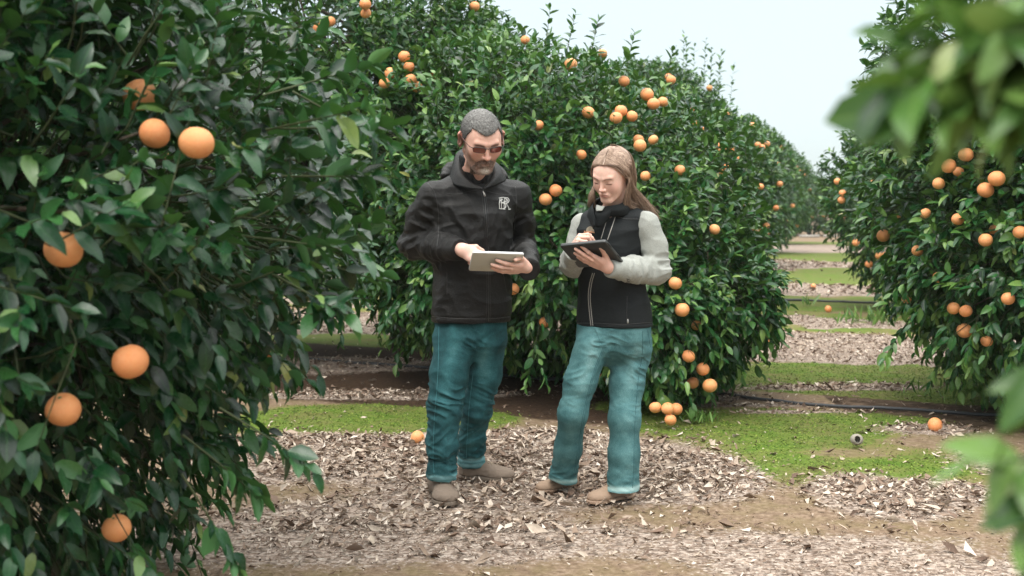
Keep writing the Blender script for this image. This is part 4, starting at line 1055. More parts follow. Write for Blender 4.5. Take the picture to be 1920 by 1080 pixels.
# collar flaps, made from three rows of points each
def flap(fig, name, rows, mat, parent, th=.005, nu=20, nv=10):
    R = [spline([P(*q) for q in r], nu) for r in rows]; R = np.array(R)
    G_ = np.stack([spline(R[:, i], nv) for i in range(nu)], 1)          # nv, nu, 3
    V = G_.reshape(-1, 3); i, j = np.meshgrid(np.arange(nv - 1), np.arange(nu - 1), indexing='ij'); a = (i * nu + j).ravel()
    Q = np.stack([a, a + 1, a + nu + 1, a + nu], 1)
    du = np.gradient(G_, axis=1); dv = np.gradient(G_, axis=0); N = np.cross(du, dv); N /= np.maximum(1e-9, np.linalg.norm(N, axis=2))[..., None]
    Vb = (G_ - N * th).reshape(-1, 3); n = len(V)
    Q2 = Q[:, ::-1] + n
    e = []
    for k in range(nu - 1): e += [(k + 1, k, n + k, n + k + 1), ((nv - 1) * nu + k, (nv - 1) * nu + k + 1, n + (nv - 1) * nu + k + 1, n + (nv - 1) * nu + k)]
    for k in range(nv - 1): e += [(k * nu, (k + 1) * nu, n + (k + 1) * nu, n + k * nu), ((k + 1) * nu + nu - 1, k * nu + nu - 1, n + k * nu + nu - 1, n + (k + 1) * nu + nu - 1)]
    me = mesh_np(name, np.concatenate([V, Vb]) - fig.base, np.concatenate([Q, Q2, np.array(e)]), True, {'v': np.zeros(2 * n)})
    return link(name, me, parent, None, mat)
# rows: free outer edge -> roll line -> neck edge, each from the back of the neck round to the zip
flap(man, 'collar', [[(858, 300, 5.40), (845, 318, 5.33), (845, 343, 5.25), (872, 351, 5.185), (903, 354, 5.165)],
                     [(866, 279, 5.41), (855, 290, 5.34), (859, 322, 5.24), (880, 341, 5.19), (904, 352, 5.175)],
                     [(876, 285, 5.37), (868, 296, 5.31), (872, 324, 5.25), (885, 342, 5.215), (905, 353, 5.185)]], M_JACKET, jk)
flap(man, 'collar', [[(906, 354, 5.165), (922, 349, 5.19), (947, 340, 5.25), (946, 328, 5.33), (930, 312, 5.42)],
                     [(906, 352, 5.175), (919, 343, 5.19), (936, 326, 5.24), (936, 309, 5.32), (920, 298, 5.42)],
                     [(905, 353, 5.185), (915, 342, 5.215), (926, 326, 5.25), (926, 312, 5.31), (915, 302, 5.40)]], M_JACKET, jk)
# hood folded behind the neck
def m_hood(p):
    pts = spline([P(832, 330, 5.36), P(846, 315, 5.47), P(885, 312, 5.53), P(925, 316, 5.52), P(946, 332, 5.44)], 14)
    d = chain(p, pts, [.018 + .012 * math.sin(k / 13 * math.pi) for k in range(14)], .01)
    return d + folds(p, 9, .004, (18, 18, 30))
man.part('hood', m_hood, (-.45, 5.25, 1.38), (.05, 5.65, 1.62), .005, M_JACKET, parent=jk)
# dark shirt in the neck opening
def m_shirt(p):
    d = cone(p, P(895, 352, 5.305), P(888, 296, 5.285), .054, .068)
    d = smax(d, -cone(p, P(903, 350, 5.235), P(907, 285, 5.205), .034, .060), .006)
    d = smax(d, (p - P(888, 294, 5.28)) @ unit((.25, -.30, 1)), .006)
    return d + folds(p, 2, .002, (30, 30, 30))
man.part('shirt', m_shirt, (-.32, 5.1, 1.35), (-.02, 5.45, 1.6), .004, M_SHIRT)
# zip, seams, pockets
za = Acc(); zt = [(906, 356), (910, 390), (914, 440), (915, 480), (916, 540), (915, 603)]
seam(za, jtree, zt, .0032, 60, .000); 
sa = Acc()
for off in (-3.5, 3.5): seam(sa, jtree, [(x + off, y + 1) for x, y in zt], .0014, 60, .0006)
for path in ([(836, 362), (858, 364), (880, 359), (903, 355)], [(912, 358), (935, 364), (968, 367)], [(802, 343), (815, 362), (822, 400), (822, 440), (818, 470)],
             [(966, 350), (968, 380), (965, 420), (960, 455)], [(838, 510), (838, 553)], [(941, 500), (950, 550)], [(808, 593), (850, 597), (915, 598), (955, 594)]):
    seam(sa, jtree, path, .0016, 50, .0004)
z = man.piece('zip', za, M_DZIP, jk); man.piece('stitching', sa, M_DZIP, jk)
pa = Acc(); h1, nn = cast(jtree, 905, 359, .004); h2, _ = cast(jtree, 909, 369, .005); pa.tube(spline([h1, h2], 6), [.0022, .003, .0038, .0045, .005, .0045], 8)
man.piece('zip_pull', pa, M_METAL, z)
# BR monogram: a mirrored B leaning on an R, drawn as stitched strokes
la = Acc()
def stroke(acc, tree, pts, w, n=14, off=.0012): seam(acc, tree, pts, w, n, off)
for pts in ([(937.5, 371.5), (936, 380), (936.6, 391)], [(940.6, 371.8), (940, 380), (940.3, 391.2)], [(935, 371.5), (944, 370.2), (949, 373), (947.5, 378), (940.5, 380.5)],
            [(941, 380.5), (947, 383), (947.5, 389), (942, 391.6), (935.4, 391.3)], [(945.6, 370.8), (945, 381), (945.2, 392)], [(945, 371), (951.5, 371.2), (954.2, 375.4), (951.8, 380.3), (946, 381.2)],
            [(948.5, 381.4), (951.6, 386), (954.5, 392.8)], [(943.4, 392.3), (947, 392.3)], [(953, 393), (957, 392)], [(946.8, 373), (950.5, 374), (951.3, 376.8), (949.5, 379)], [(937, 381), (938, 376), (942, 374)]):
    stroke(la, jtree, pts, .0017)
man.piece('monogram', la, M_LOGO, jk)

# hair, beard
def m_hairf(p):
    q = mloc(p); base = ell(q, (0, .016, .027), (.0775, .097, .088)); base = smin(base, ell(q, (0, -.028, .014), (.066, .068, .073)), .03)
    x = np.abs(q[:, 0]); y, zz = q[:, 1], q[:, 2]
    line = .066 + .008 * np.exp(-((x - .048) / .020) ** 2) - .004 * np.exp(-(x / .022) ** 2) + .0035 * (vnoise(q * 130) - .5)
    yy = np.array([-.11, -.062, -.050, -.030, -.016, .004, .020, .05, .09, .13])
    side = np.interp(y, yy, [.2, .2, .075, .026, -.004, .036, .020, -.045, -.075, -.085])
    line = np.where(x > .056, np.minimum(line, side), np.where(y > .0, side, line))
    n = .0022 * (vnoise(q * 190) - .5) + .0022 * (vnoise(q * 85) - .5)
    return smax(base - .0032 + n, (line - zz) * .7, .005) * MHS
ho = man.part('hair', m_hairf, mh_c - .2, mh_c + .2, .0020, M_HAIRM, {'v': lambda V: np.clip(vnoise(V * 500) * .9 - .25 + .55 * sstep(.02, .09, mloc(V)[:, 2]), 0, 1)})
HAIRVQ = man.last
def m_beard(p):
    q = mloc(p); x = np.abs(q[:, 0]); y, zz = q[:, 1], q[:, 2]
    n = .0022 * (vnoise(q * np.array([260, 260, 90])) - .5)
    chin = .0060 * np.exp(-((x / .026) ** 2 + ((zz + .098) / .026) ** 2))
    d = mF(p) / MHS + .0006 - .0012 * (zz < -.05) - .0016 * (zz > -.052) + .0022 * sstep(.034, .052, x) - chin + n * 1.4
    top = np.interp(x, [0, .012, .024, .038, .055, .068], [-.0405, -.0410, -.0450, -.058, -.070, -.080])
    r = (zz - top) * .8
    r = np.maximum(r, -(zz + .120 + .55 * (y + .07)))                          # stops under the jaw
    r = np.maximum(r, y - (-.005 + .0 * x))
    mouth = ell(q, (0, -.10, -.0575), (.0185, .022, .0052)); r = np.maximum(r, -mouth)
    side = ell(q, (.030 * np.sign(1), -.09, -.061), (.0055, .02, .009))
    d = smax(d, r, .003)
    return d * MHS
def beard_v(V):
    q = mloc(V); return np.clip(-.1 + 1.2 * np.exp(-((np.abs(q[:, 0]) / .034) ** 2 + ((q[:, 2] + .092) / .032) ** 2)), 0, 1)
man.part('beard', m_beard, mh_c - np.array([.13, .2, .19]), mh_c + np.array([.13, .1, .03]), .0019, M_BEARD, {'v': beard_v})
def bristles(fig, name, VQ, n, ln, rad_, flow, keep, mat, parent, seed):
    r = np.random.RandomState(seed); V, Q = VQ; c = V[Q].mean(1); N = np.cross(V[Q[:, 1]] - V[Q[:, 0]], V[Q[:, 2]] - V[Q[:, 0]]); N /= np.linalg.norm(N, axis=1)[:, None] + 1e-12
    k = r.choice(len(c), n); c = c[k]; N = N[k]; ok = keep(c); c, N = c[ok], N[ok]; a = Acc(); n = len(c)
    D = N * .55 + flow(c) * .9 + r.randn(n, 3) * .25; D /= np.linalg.norm(D, axis=1)[:, None]; L = ln * r.uniform(.5, 1.2, n)[:, None]; S = np.cross(D, N + r.randn(n, 3) * .3); S /= np.linalg.norm(S, axis=1)[:, None] + 1e-9
    B = c - N * .001; a.add(np.stack([B - S * rad_, B + S * rad_, B + D * L], 1).reshape(-1, 3), None, np.arange(3 * n).reshape(-1, 3), np.repeat(r.rand(n) * 1.1 - .05, 3)); return fig.piece(name, a, mat, parent)
hb_ = man.last
beard_o = [o for o in bpy.data.objects if o.name == 'beard'][0]
fwd = lambda c: np.tile(np.array([0, -.7, -.5]) @ mh_R.T, (len(c), 1)); dwn = lambda c: np.tile(np.array([0, -.15, -1.]) @ mh_R.T, (len(c), 1))
bristles(man, 'bristles', HAIRVQ, 16000, .010, .0005, fwd, lambda c: np.ones(len(c), bool), M_HAIRM, ho, 1)
bristles(man, 'bristles', hb_, 9000, .007, .0005, dwn, lambda c: mloc(c)[:, 1] < .0, M_BEARD, beard_o, 2)
# sunglasses
def HL(x, y, z): return mh_c + (np.array([x, y, z]) * MHS) @ mh_R.T
s = NT('tinted_lens'); M_LENS = s.fin((.16, .035, .025), .08, .7, Coat_Weight=.6)
M_GFR = flat('glasses_frame', (.035, .022, .018), .3, .6); M_GTEMP = flat('glasses_temple', (.12, .05, .035), .35)
fa = Acc(); le = Acc()
for sx in (-1, 1):
    pts = []
    for k in range(25):
        a = k / 24 * 2 * math.pi; ca, sa_ = math.cos(a), math.sin(a)
        px_ = .034 + .0245 * (abs(ca) ** .5) * np.sign(ca); pz = .009 + .0125 * (abs(sa_) ** .55) * np.sign(sa_)
        pts.append(HL(sx * px_, -.1085 + .55 * max(0, px_ - .02) ** 1.0 * .55 + (.000), pz))
    pts = np.array(pts); ctr = pts[:-1].mean(0) + (HL(0, -.002, 0) - HL(0, 0, 0))
    n = 24; le.add(np.concatenate([pts[:-1], [ctr]]), None, [(i, (i + 1) % n, n) if sx > 0 else ((i + 1) % n, i, n) for i in range(n)])
    top = [p for k, p in enumerate(pts) if k <= 12]
    fa.tube(top, .0021, 6); fa.tube(pts, .0007, 5)
    fa.tube([pts[1], HL(sx * .061, -.100, .018), HL(sx * .070, -.088, .018)], .0022, 6)
fa.tube([HL(-.012, -.109, .018), HL(0, -.1125, .0175), HL(.012, -.109, .018)], .0020, 6)
gl = man.piece('sunglasses', fa, M_GFR); man.piece('lens', le, M_LENS, gl)
for sx in (-1, 1):
    ta = Acc(); ta.tube(spline([HL(sx * .070, -.088, .018), HL(sx * .078, -.05, .019), HL(sx * .085, -.004, .020), HL(sx * .087, .016, .010)], 14), .0022, 6)
    man.piece('temple', ta, M_GTEMP, gl)

# jeans
def leg_pts(L): return [P(*q[:3]) for q in L], [q[3] for q in L]
mLa, mLr = leg_pts([(852, 640, 5.30, .098), (842, 700, 5.25, .086), (834, 765, 5.20, .072), (829, 830, 5.19, .068), (828, 893, 5.18, .064)])
mRa, mRr = leg_pts([(912, 640, 5.38, .094), (907, 700, 5.40, .080), (895, 765, 5.41, .067), (885, 820, 5.48, .058), (884, 871, 5.54, .057)])
def m_jeans(p):
    d = stack(p, [(zh(675, 5.3), -.192, 5.35, .05, .05), (zh(648, 5.3), -.192, 5.35, .150, .105), (zh(610, 5.3), -.192, 5.35, .170, .118), (zh(590, 5.3), -.192, 5.35, .165, .115)], rad(14), 2.2)
    L2 = []
    for pts, rs in ((mLa, mLr), (mRa, mRr)):
        l = chain(p, pts, rs, .03); ank = pts[-1]
        l = smax(l, ank[2] - .004 - p[:, 2] + .15 * (p[:, 1] - ank[1]), .006)
        l = l - .006 * np.exp(-((p[:, 2] - ank[2] - .01) / .018) ** 2)
        kn = pts[2]
        l = l + crease(p, kn + np.array([0, 0, .03]), .10, (.35, 0, 1), 7.0, .021, 3 + pts[0][0] * 9) + crease(p, ank + np.array([0, 0, .07]), .085, (.1, 0, 1), 7.5, .026, 7 + pts[0][0], .8)
        l = l + crease(p, (kn + ank) / 2, .09, (-.6, 0, 1), 7, .015, 5)
        L2.append(l)
    d = smin(d, smin(L2[0], L2[1], .006), .045)
    d = d + folds(p, 6.2, .0055, (11, 11, 17))
    d = d + crease(p, P(897, 640, 5.2), .07, (.5, 0, 1), 6, .016, 1)
    return d
def jean_v(axes):
    def f(V):
        v = np.zeros(len(V))
        for pts in axes:
            pts = np.array(pts); z = V[:, 2]; o = np.argsort(pts[:, 2]); cx = np.interp(z, pts[o, 2], pts[o, 0])
            v = np.maximum(v, np.exp(-((V[:, 0] - cx) / .035) ** 2) * (.12 + .22 * np.exp(-((z - .62) / .16) ** 2)))
            v = np.maximum(v, 1.0 * np.exp(-((z - pts[-1][2] - .008) / .014) ** 2))
        return np.clip(v + .5 * (fbm(V * 9, 3) - .5), 0, 1)
    return f
zero = lambda V: np.zeros(len(V))
mj = man.part('jeans', m_jeans, (-.42, 5.0, .06), (.02, 5.6, .86), .0052, M_JEANM, {'v': jean_v([mLa, mRa]), 'stitch': zero})
def stitches(fig, tree, paths, mat_parent, mat, w=.0011):
    a = Acc()
    for q in paths:
        seam(a, tree, q, w, 60, .0002)
    return fig.piece('seam', a, mat, mat_parent)
M_STM = flat('denim_stitch', (.05, .18, .20), .85); M_STW = flat('denim_stitch_light', (.03, .10, .11), .85)
jt = bvh(man.last)
stitches(man, jt, [[(823, 612), (821, 700), (815, 780), (812, 850), (814, 895)], [(887, 700), (880, 760), (876, 820), (874, 862)]], mj, M_STM)

# boots
def foot(fig, name, heel, toe, sc, mat, smat, high=.04, upper='boot', laces=True):
    heel = np.asarray(heel, float); X = unit(np.asarray(toe, float) - heel); L = np.linalg.norm(np.asarray(toe, float) - heel); Yv = np.cross([0, 0, 1.], X); R = np.stack([X, Yv, [0, 0, 1.]], 1); s = L / .30
    wide = 1.22 if upper == 'boot' else 1.05
    def loc(p): return ((p - heel) @ R) / s / np.array([1, wide, 1])
    def up(p):
        q = loc(p)
        d = ell(q, (.050, 0, .040), (.052, .039, .045))
        d = smin(d, cone(q, (.09, 0, .045), (.20, 0, .028), .038, .036), .02)
        d = smin(d, ell(q, (.225, .002, .030), (.072, .051, .036)), .03)
        d = smin(d, cone(q, (.055, 0, .05), (.048, 0, .05 + high), .040, .042), .03)
        d = smin(d, cone(q, (.07, 0, .10), (.17, 0, .055), .03, .028), .02)
        d = d + .0012 * np.exp(-((q[:, 0] - .235 + .9 * q[:, 1] ** 2 * 8) / .003) ** 2)          # toe seam
        d = d + folds(q, 4, .0022, (30, 30, 40))
        d = smax(d, .018 - q[:, 2], .004)
        return d * s
    o = fig.part(name, up, heel - .14, heel + .4 * np.abs(X) + np.array([.12, .12, .25]) + np.minimum(0, X) * 0, .0042, mat) if False else None
    c = heel + X * L * .5; hw = np.abs(X) * L * .5 + .09
    lo = c - hw; hi = c + hw; lo[2] = -.01; hi[2] = .06 + high * 1.2 + .05
    o = fig.part(name, up, lo, hi, .004, mat); t = bvh(fig.last)
    def so(p):
        q = loc(p); xx = q[:, 0]
        t_ = np.linspace(-.008, .302, 60); w = np.interp(xx, t_, np.interp(t_, [-.008, .02, .09, .13, .19, .23, .26, .285, .302], [.022, .038, .036, .040, .051, .053, .049, .036, .012]))
        w = .5 * w + .25 * (np.interp(xx - .012, t_, w[:1] * 0 + 0) if False else w) + .25 * w
        d = np.maximum(np.abs(q[:, 1]) - w, np.maximum(-.006 - xx, xx - .302)) - .000
        d = smax(d, np.maximum(q[:, 2] - .020, -q[:, 2]), .006)
        d = d + .0018 * np.exp(-((q[:, 2] - .014) / .002) ** 2)
        return d * s
    fig.part('sole', so, lo, hi, .004, smat, parent=o)
    if laces:
        a = Acc()
        for k in range(5):
            x0 = .085 + .022 * k; z0 = .4
            for sg in (-1, 1):
                pts = []
                for u in np.linspace(-1, 1, 9):
                    q = np.array([x0 + .010 * u * sg, .019 * u, z0]); w = heel + (q * s) @ R.T
                    h = t.ray_cast(Vector(w), Vector((0, 0, -1)), 1.)
                    if h[0] is not None: pts.append(np.array(h[0]) + np.array([0, 0, .0015]))
                if len(pts) > 3: a.tube(pts, .0019, 5)
        if a.n: fig.piece('lace', a, M_LACE, o)
    return o
foot(man, 'boot', (-.352, 5.305, 0), (-.285, 5.015, 0), 1, M_BOOT, M_SOLE)
foot(man, 'boot', (-.262, 5.575, 0), (.014, 5.50, 0), 1, M_BOOT, M_SOLE)

# his tablet
s = NT('screen_glass'); M_SCREEN = s.fin((.02, .022, .025), .08, .6)
M_TABB = flat('tablet_back', (.62, .60, .52), .42, .5); M_TABS = flat('tablet_edge', (.72, .74, .74), .3, .5)
tA, tB = P(886, 474, 4.93), P(983, 477, 4.96)
tX = tA - tB; tY = np.array([-.060, .140, -.084]); tC = tB + tY
tm, org, X_, Y_, Z_, tb = slab('tablet', tA, tB, tC, .011, .012, M_TABB, M_TABS, M_SCREEN)
tag(tm, 'white tablet held flat in front of the man in the black jacket', 'tablet', 'tablets in the hands of the people')

# ================================================================ WOMAN
wom = Fig('person', P(1150, 935, 5.14), 'young woman with long hair in black vest and grey sleeves, holding a black tablet', 'person')
wh_c = P(1147, 327, 5.05); wh_R = Rz(rad(-36)) @ Rx(rad(29)) @ Ry(rad(6)); WHS = .985
wneck = P(1150, 400, 5.16)
wF, wloc = head_fn(True, WHS, wh_R, wh_c, wneck)
HV, HQ = nets(wF, wh_c - .21, wh_c + np.array([.2, .25, .18]), .0020)
parts = [(HV, HQ, skin_tint(wloc(HV), True))]
WS = np.array([.74, .47, .38])
wsL, wsR = P(1092, 421, 5.24), P(1211, 420, 5.11)
weL, weR = P(1075, 496, 5.22), P(1231, 508, 5.12)
wwL, wwR = P(1076, 472, 5.00), P(1141, 503, 4.925)
hWL = frame((.35, -.50, .55), (-.5, -.35, .75))
fWL, wtL = hand_fn(hWL, P(1069, 470, 5.02), .92, [(.85, .9, .3), (1.0, 1.1, .4), (1.1, 1.2, .5), (1.2, 1.2, .5)], thumb=((.95, .1, -.35), (.9, -.2, -.5)), wrist_to=weL)
hWR = frame((-.86, -.20, .43), (-.22, -.72, -.66))
fWR, wtR = hand_fn(hWR, wwR, .93, [(.10, .10, .05), (.06, .08, .05), (.06, .10, .05), (.12, .12, .08)], splay=(.12, .03, -.06, -.16), thumb=((.75, .75, .15), (.8, .5, .1)), left=True, wrist_to=weR)
for fn, c in ((fWL, P(1072, 462, 5.02)), (fWR, wwR)):
    V, Q = nets(fn, c - .2, c + .2, .0019)
    parts.append((V, Q, np.tile(WS, (len(V), 1)) * (.9 + .2 * vnoise(V * 60))[:, None] * np.array([1.0, .95, .93])))
def w_core(p):
    d = stack(p, [(.84, .46, 5.17, .12, .08), (1.05, .46, 5.17, .11, .075), (1.2, .46, 5.16, .12, .08), (wneck[2] - .02, .46, 5.17, .055, .05)], rad(-32))
    for a, b, c in ((wsL, weL, wwL), (wsR, weR, wwR)): d = smin(d, chain(p, [a, b, c], [.03, .025, .02]), .02)
    return d
V, Q = nets(w_core, (.1, 4.8, .8), (.85, 5.6, 1.45), .012); parts.append((V, Q, np.tile(WS, (len(V), 1))))
wom.body(parts)
WH = zh(612, 5.15)
wx = lambda a, Y=5.17: P(a, 500, Y)[0]
wz = lambda py: zh(py, 5.17)
def w_vest(p):
    tab = [(WH, wx(1153), 5.19, .178, .130), (wz(580), wx(1152), 5.19, .176, .125), (wz(540), wx(1148), 5.18, .162, .112), (wz(500), wx(1143), 5.17, .150, .108),
           (wz(460), wx(1143), 5.165, .152, .118), (wz(430), wx(1143), 5.165, .156, .112), (wz(405), wx(1150), 5.175, .142, .088), (wz(393), wx(1152), 5.18, .10, .072), (wz(385), wx(1152), 5.18, .075, .062)]
    d = stack(p, tab, rad(-32), 2.2)
    for s_ in (wsL, wsR): d = smin(d, cone(p, P(1150, 402, 5.19), s_ + (P(1150, 415, 5.18) - s_) * (.32 if s_ is wsL else .28) + np.array([0, 0, .010]), .055, .052), .03)
    d = smin(d, cone(p, P(1147, 402, 5.165), P(1146, 386, 5.145), .058, .054), .02)      # stand collar
    d = d + folds(p, 11.3, .0045, (8, 8, 12)) + crease(p, P(1190, 490, 5.1), .09, (-.4, 0, 1), 4, .007, 4) + crease(p, P(1100, 520, 5.05), .10, (.2, 0, 1), 3, .005, 4)
    d = smax(d, WH - p[:, 2] + .0015 * np.sin(p[:, 0] * 50), .008)
    d = smax(d, -cone(p, P(1142, 398, 5.125), P(1138, 340, 5.085), .046, .060), .008)
    # front slit of the collar
    d = smax(d, -(np.abs((p - P(1128, 395, 5.05)) @ unit((.9, .4, .0))) - .012 + np.clip(-(p[:, 2] - wz(372)), 0, 1) * .22), .004)
    return d + .003 * np.exp(-((p[:, 2] - WH - .02) / .003) ** 2)
vo = wom.part('vest', w_vest, (.18, 4.9, .76), (.8, 5.5, 1.46), .0052, M_VEST); vtree = bvh(wom.last)
def w_top(p):
    d = None
    for s_, e, w in ((wsL, weL, wwL), (wsR, weR, wwR)):
        cuff = w + unit(e - w) * .004
        rr = [.060, .058, .060, .054, .040] if e is weR else [.052, .050, .054, .048, .038]
        m2 = (s_ + e) / 2 + (np.array([.012, 0, .006]) if e is weR else 0)
        ax = unit(w - e); l = smin(chain(p, [s_, m2, e], rr[:3], .02), smax(chain(p, [e, (e + cuff) / 2, cuff], rr[2:], .02), (p - cuff) @ ax, .006), .02)
        l = l + crease(p, e, .09, (-.3, .3, 1) if e is weR else (.4, 0, 1), 6, .014, 4) + crease(p, (e + w) / 2, .09, unit(w - e), 6, .015, 6) + crease(p, (s_ + e) / 2, .10, (.4, 0, 1), 3, .004, 8)
        d = l if d is None else np.minimum(d, l)
    d = smin(d, stack(p, [(.79, wx(1153), 5.19, .155, .105), (1.1, wx(1146), 5.17, .12, .09), (wz(410), wx(1150), 5.18, .10, .06)], rad(-32)), .01)
    # a corner of the shirt under the vest hem, and the neck of it in the collar
    return d + folds(p, 5.3, .0030, (14, 14, 18))
to = wom.part('sweater', w_top, (.15, 4.8, .72), (.9, 5.55, 1.46), .0045, M_KNIT); ttree = bvh(wom.last)
flap(wom, 'collar', [[(1150, 366, 5.26), (1178, 364, 5.19), (1177, 372, 5.10), (1163, 382, 5.04), (1148, 385, 5.02)],
                     [(1150, 382, 5.265), (1183, 379, 5.20), (1181, 387, 5.09), (1164, 394, 5.03), (1144, 395, 5.015)],
                     [(1150, 398, 5.26), (1184, 393, 5.20), (1181, 400, 5.09), (1161, 406, 5.045), (1140, 406, 5.035)]], M_VEST, vo)
flap(wom, 'collar', [[(1117, 414, 5.0), (1112, 394, 5.01), (1111, 382, 5.06), (1122, 371, 5.16), (1150, 366, 5.26)],
                     [(1114, 424, 5.0), (1107, 404, 5.02), (1104, 392, 5.07), (1116, 384, 5.17), (1150, 384, 5.26)],
                     [(1112, 430, 5.02), (1105, 414, 5.03), (1101, 403, 5.08), (1112, 397, 5.18), (1150, 400, 5.26)]], M_VEST, vo)
flap(wom, 'placket', [[(1116, 386, 5.06), (1130, 388, 5.045), (1149, 386, 5.03)], [(1116, 400, 5.035), (1128, 402, 5.025), (1145, 398, 5.02)], [(1115, 425, 5.04), (1126, 425, 5.035), (1141, 410, 5.035)]], M_VEST, vo)
flap(wom, 'sweater_neck', [[(1119, 385, 5.045), (1126, 387, 5.035), (1134, 388, 5.03)], [(1118, 391, 5.035), (1126, 392, 5.025), (1132, 391, 5.02)], [(1119, 396, 5.03), (1125, 396, 5.02), (1129, 395, 5.02)]], M_KNIT, vo)
# zip piping, chest pocket piping, seams
a = Acc()
W1 = [(1147, 386), (1141, 402), (1134, 425), (1127, 448)]
W2 = [(1113, 512), (1108, 530), (1105, 555), (1107, 585), (1110, 611)]
for o_ in (-1.9, 1.9): seam(a, vtree, [(x + o_, y) for x, y in W2], .0014, 40, .0006)
seam(a, vtree, W1, .0018, 40, .0008); seam(a, vtree, [(1154, 406), (1148, 424), (1139, 450)], .0020, 40, .0006)
wzp = wom.piece('zip', a, M_ZIP, vo)
a = Acc(); seam(a, vtree, W2, .0016, 40, .0002)
for q in ([(1152, 405), (1172, 410), (1198, 411)], [(1176, 555), (1175, 590), (1176, 606)], [(1080, 606), (1115, 606), (1170, 608), (1226, 604)], [(1170, 384), (1160, 396), (1150, 404)]):
    seam(a, vtree, q, .0016, 40, .0004)
wom.piece('stitching', a, M_DZIP, vo)
a = Acc(); h1, _ = cast(vtree, 1177, 598, .003); h2, _ = cast(vtree, 1177, 606, .004); a.tube(spline([h1, h2], 5), [.002, .003, .004, .004, .003], 7); wom.piece('zip_pull', a, M_METAL, vo)
# half-round embroidered badge on the chest
def wrapdisc(tree, pts, off=.0012):
    o = [cast(tree, x, y, off)[0] for x, y in pts]; return [q for q in o if q is not None]
M_BADGE = flat('tan_embroidery', (.42, .36, .27), .85, bumpd=.002, bs=500); M_BADGE2 = flat('orange_embroidery', (.62, .30, .17), .85, bumpd=.002, bs=500)
a = Acc()
for fr in (.18, .36, .54, .72, .9): seam(a, vtree, [(1106.5 + 8.0 * fr * math.cos(t), 435 - 10.5 * fr * math.sin(t)) for t in np.linspace(0, math.pi, 9)], .0019, 16, .0006)
bo = wom.piece('badge', a, M_BADGE, vo) if a.n else None
a = Acc()
for q in ([(1095, 436.5), (1105, 435.5), (1115, 436.5)], [(1099, 433.5), (1106, 434.5), (1113, 433.5)], [(1096, 433), (1098, 436)]): seam(a, vtree, q, .0019, 8, .0016)
if bo and a.n: wom.piece('badge_motif', a, M_BADGE2, bo)
# small dark letter on the sleeve
a = Acc()
for q in ([(1177.5, 523), (1175.5, 530.5)], [(1176.8, 523.4), (1181.5, 524.5), (1180, 527.3), (1176.8, 527)], [(1178.6, 527.2), (1180.6, 531.5)], [(1174.5, 522.8), (1178, 523)]): seam(a, ttree, q, .0011, 8, .001)
if a.n: wom.piece('sleeve_letter', a, M_DZIP, to)

# hair: a close cap with a parting, then many locks
def WL(x, y, z): return wh_c + (np.array([x, y, z]) * WHS) @ wh_R.T
def w_cap(q):
    base = ell(q, (0, .020, .028), (.0800, .1005, .0905)); return smin(base, ell(q, (0, -.026, .022), (.0705, .068, .073)), .03)
PX = .012                                                        # the parting is a little off centre
def w_hairf(p):
    q = wloc(p); x = q[:, 0]; ax = np.abs(x); y, zz = q[:, 1], q[:, 2]
    line = np.interp(y, [-.13, -.075, -.055, -.035, -.015, .01, .04, .13], [.078, .070, .058, .038, .014, -.035, -.075, -.085]) + .026 * np.clip(1 - np.abs(x - PX) / .055, 0, 1) * (y < -.03)
    stx = np.where(x > PX, 1., -1.)
    n = .0035 * (vnoise(np.stack([y * 120 + zz * 60, zz * 40 + y * 30, x * 60], 1)) - .5)
    d = w_cap(q) - .002 + n
    return smax(d, (line - zz) * .75, .013) * WHS
wh = wom.part('hair', w_hairf, wh_c - .2, wh_c + .2, .0022, M_HAIRW, {'v': lambda V: vnoise(np.stack([wloc(V)[:, 1] * 160 + wloc(V)[:, 2] * 80, wloc(V)[:, 2] * 50, V[:, 0] * 30], 1)) + 2.5 * np.exp(-((wloc(V)[:, 0] - PX) / .0022) ** 2)})
def push(pts, off):
    """keeps a lock outside the skull"""
    for _ in range(3):
        q = wloc(pts); d = w_cap(q); g = q - np.array([0, .022, .03]); g /= np.linalg.norm(g, axis=1)[:, None]
        q = q + g * np.maximum(0, off - d)[:, None]; pts = wh_c + (q * WHS) @ wh_R.T
    return pts
rsd = np.random.RandomState(5); a = Acc()
def lock(ctrl, w0, n=22, off=.0015):
    pts = spline(ctrl, n); m = int(n * .62); pts[:m] = push(pts[:m], off)
    t = np.linspace(0, 1, n); r = w0 * np.minimum(1, (t + .05) * 6) * np.sqrt(1 - t * .97) + .0002
    pts = pts + (rsd.randn(3) * .004) * (t ** 2)[:, None] * np.sin(t * 9 + rsd.rand() * 6)[:, None] + 0
    a.tube(pts, r, 5, rsd.rand())
for k in range(900):                                             # her left side (viewer's right): over the ear, down behind the shoulder
    u = rsd.rand(); j = rsd.randn(6) * .004
    st = WL(PX + .0018, -.074 + .12 * u, .088 + .042 * math.sin(u * 2.6))
    q1 = WL(.060 + j[0], -.046 + .09 * u + j[1], .072 - .010 * u); q2 = WL(.084 + j[2], -.018 + .060 * u + j[3], .010 + .022 * u)
    e = rsd.rand(); f = rsd.rand()
    # screen-side guides: falls from behind the ear to the back of the shoulder
    q3 = P(1180 + 12 * e + j[4] * 300, 352 + 8 * f, 5.10 + .07 * u); q4 = P(1188 + 26 * e, 374 + 8 * f, 5.13 + .10 * u); q5 = P(1190 + 44 * e ** .8 + 4 * rsd.randn(), 384 + 20 * e + 8 * f + 2 * rsd.randn(), 5.15 + .10 * u)
    lock([st, q1, q2, q3, q4, q5], .0007 + .0011 * rsd.rand() ** 2)
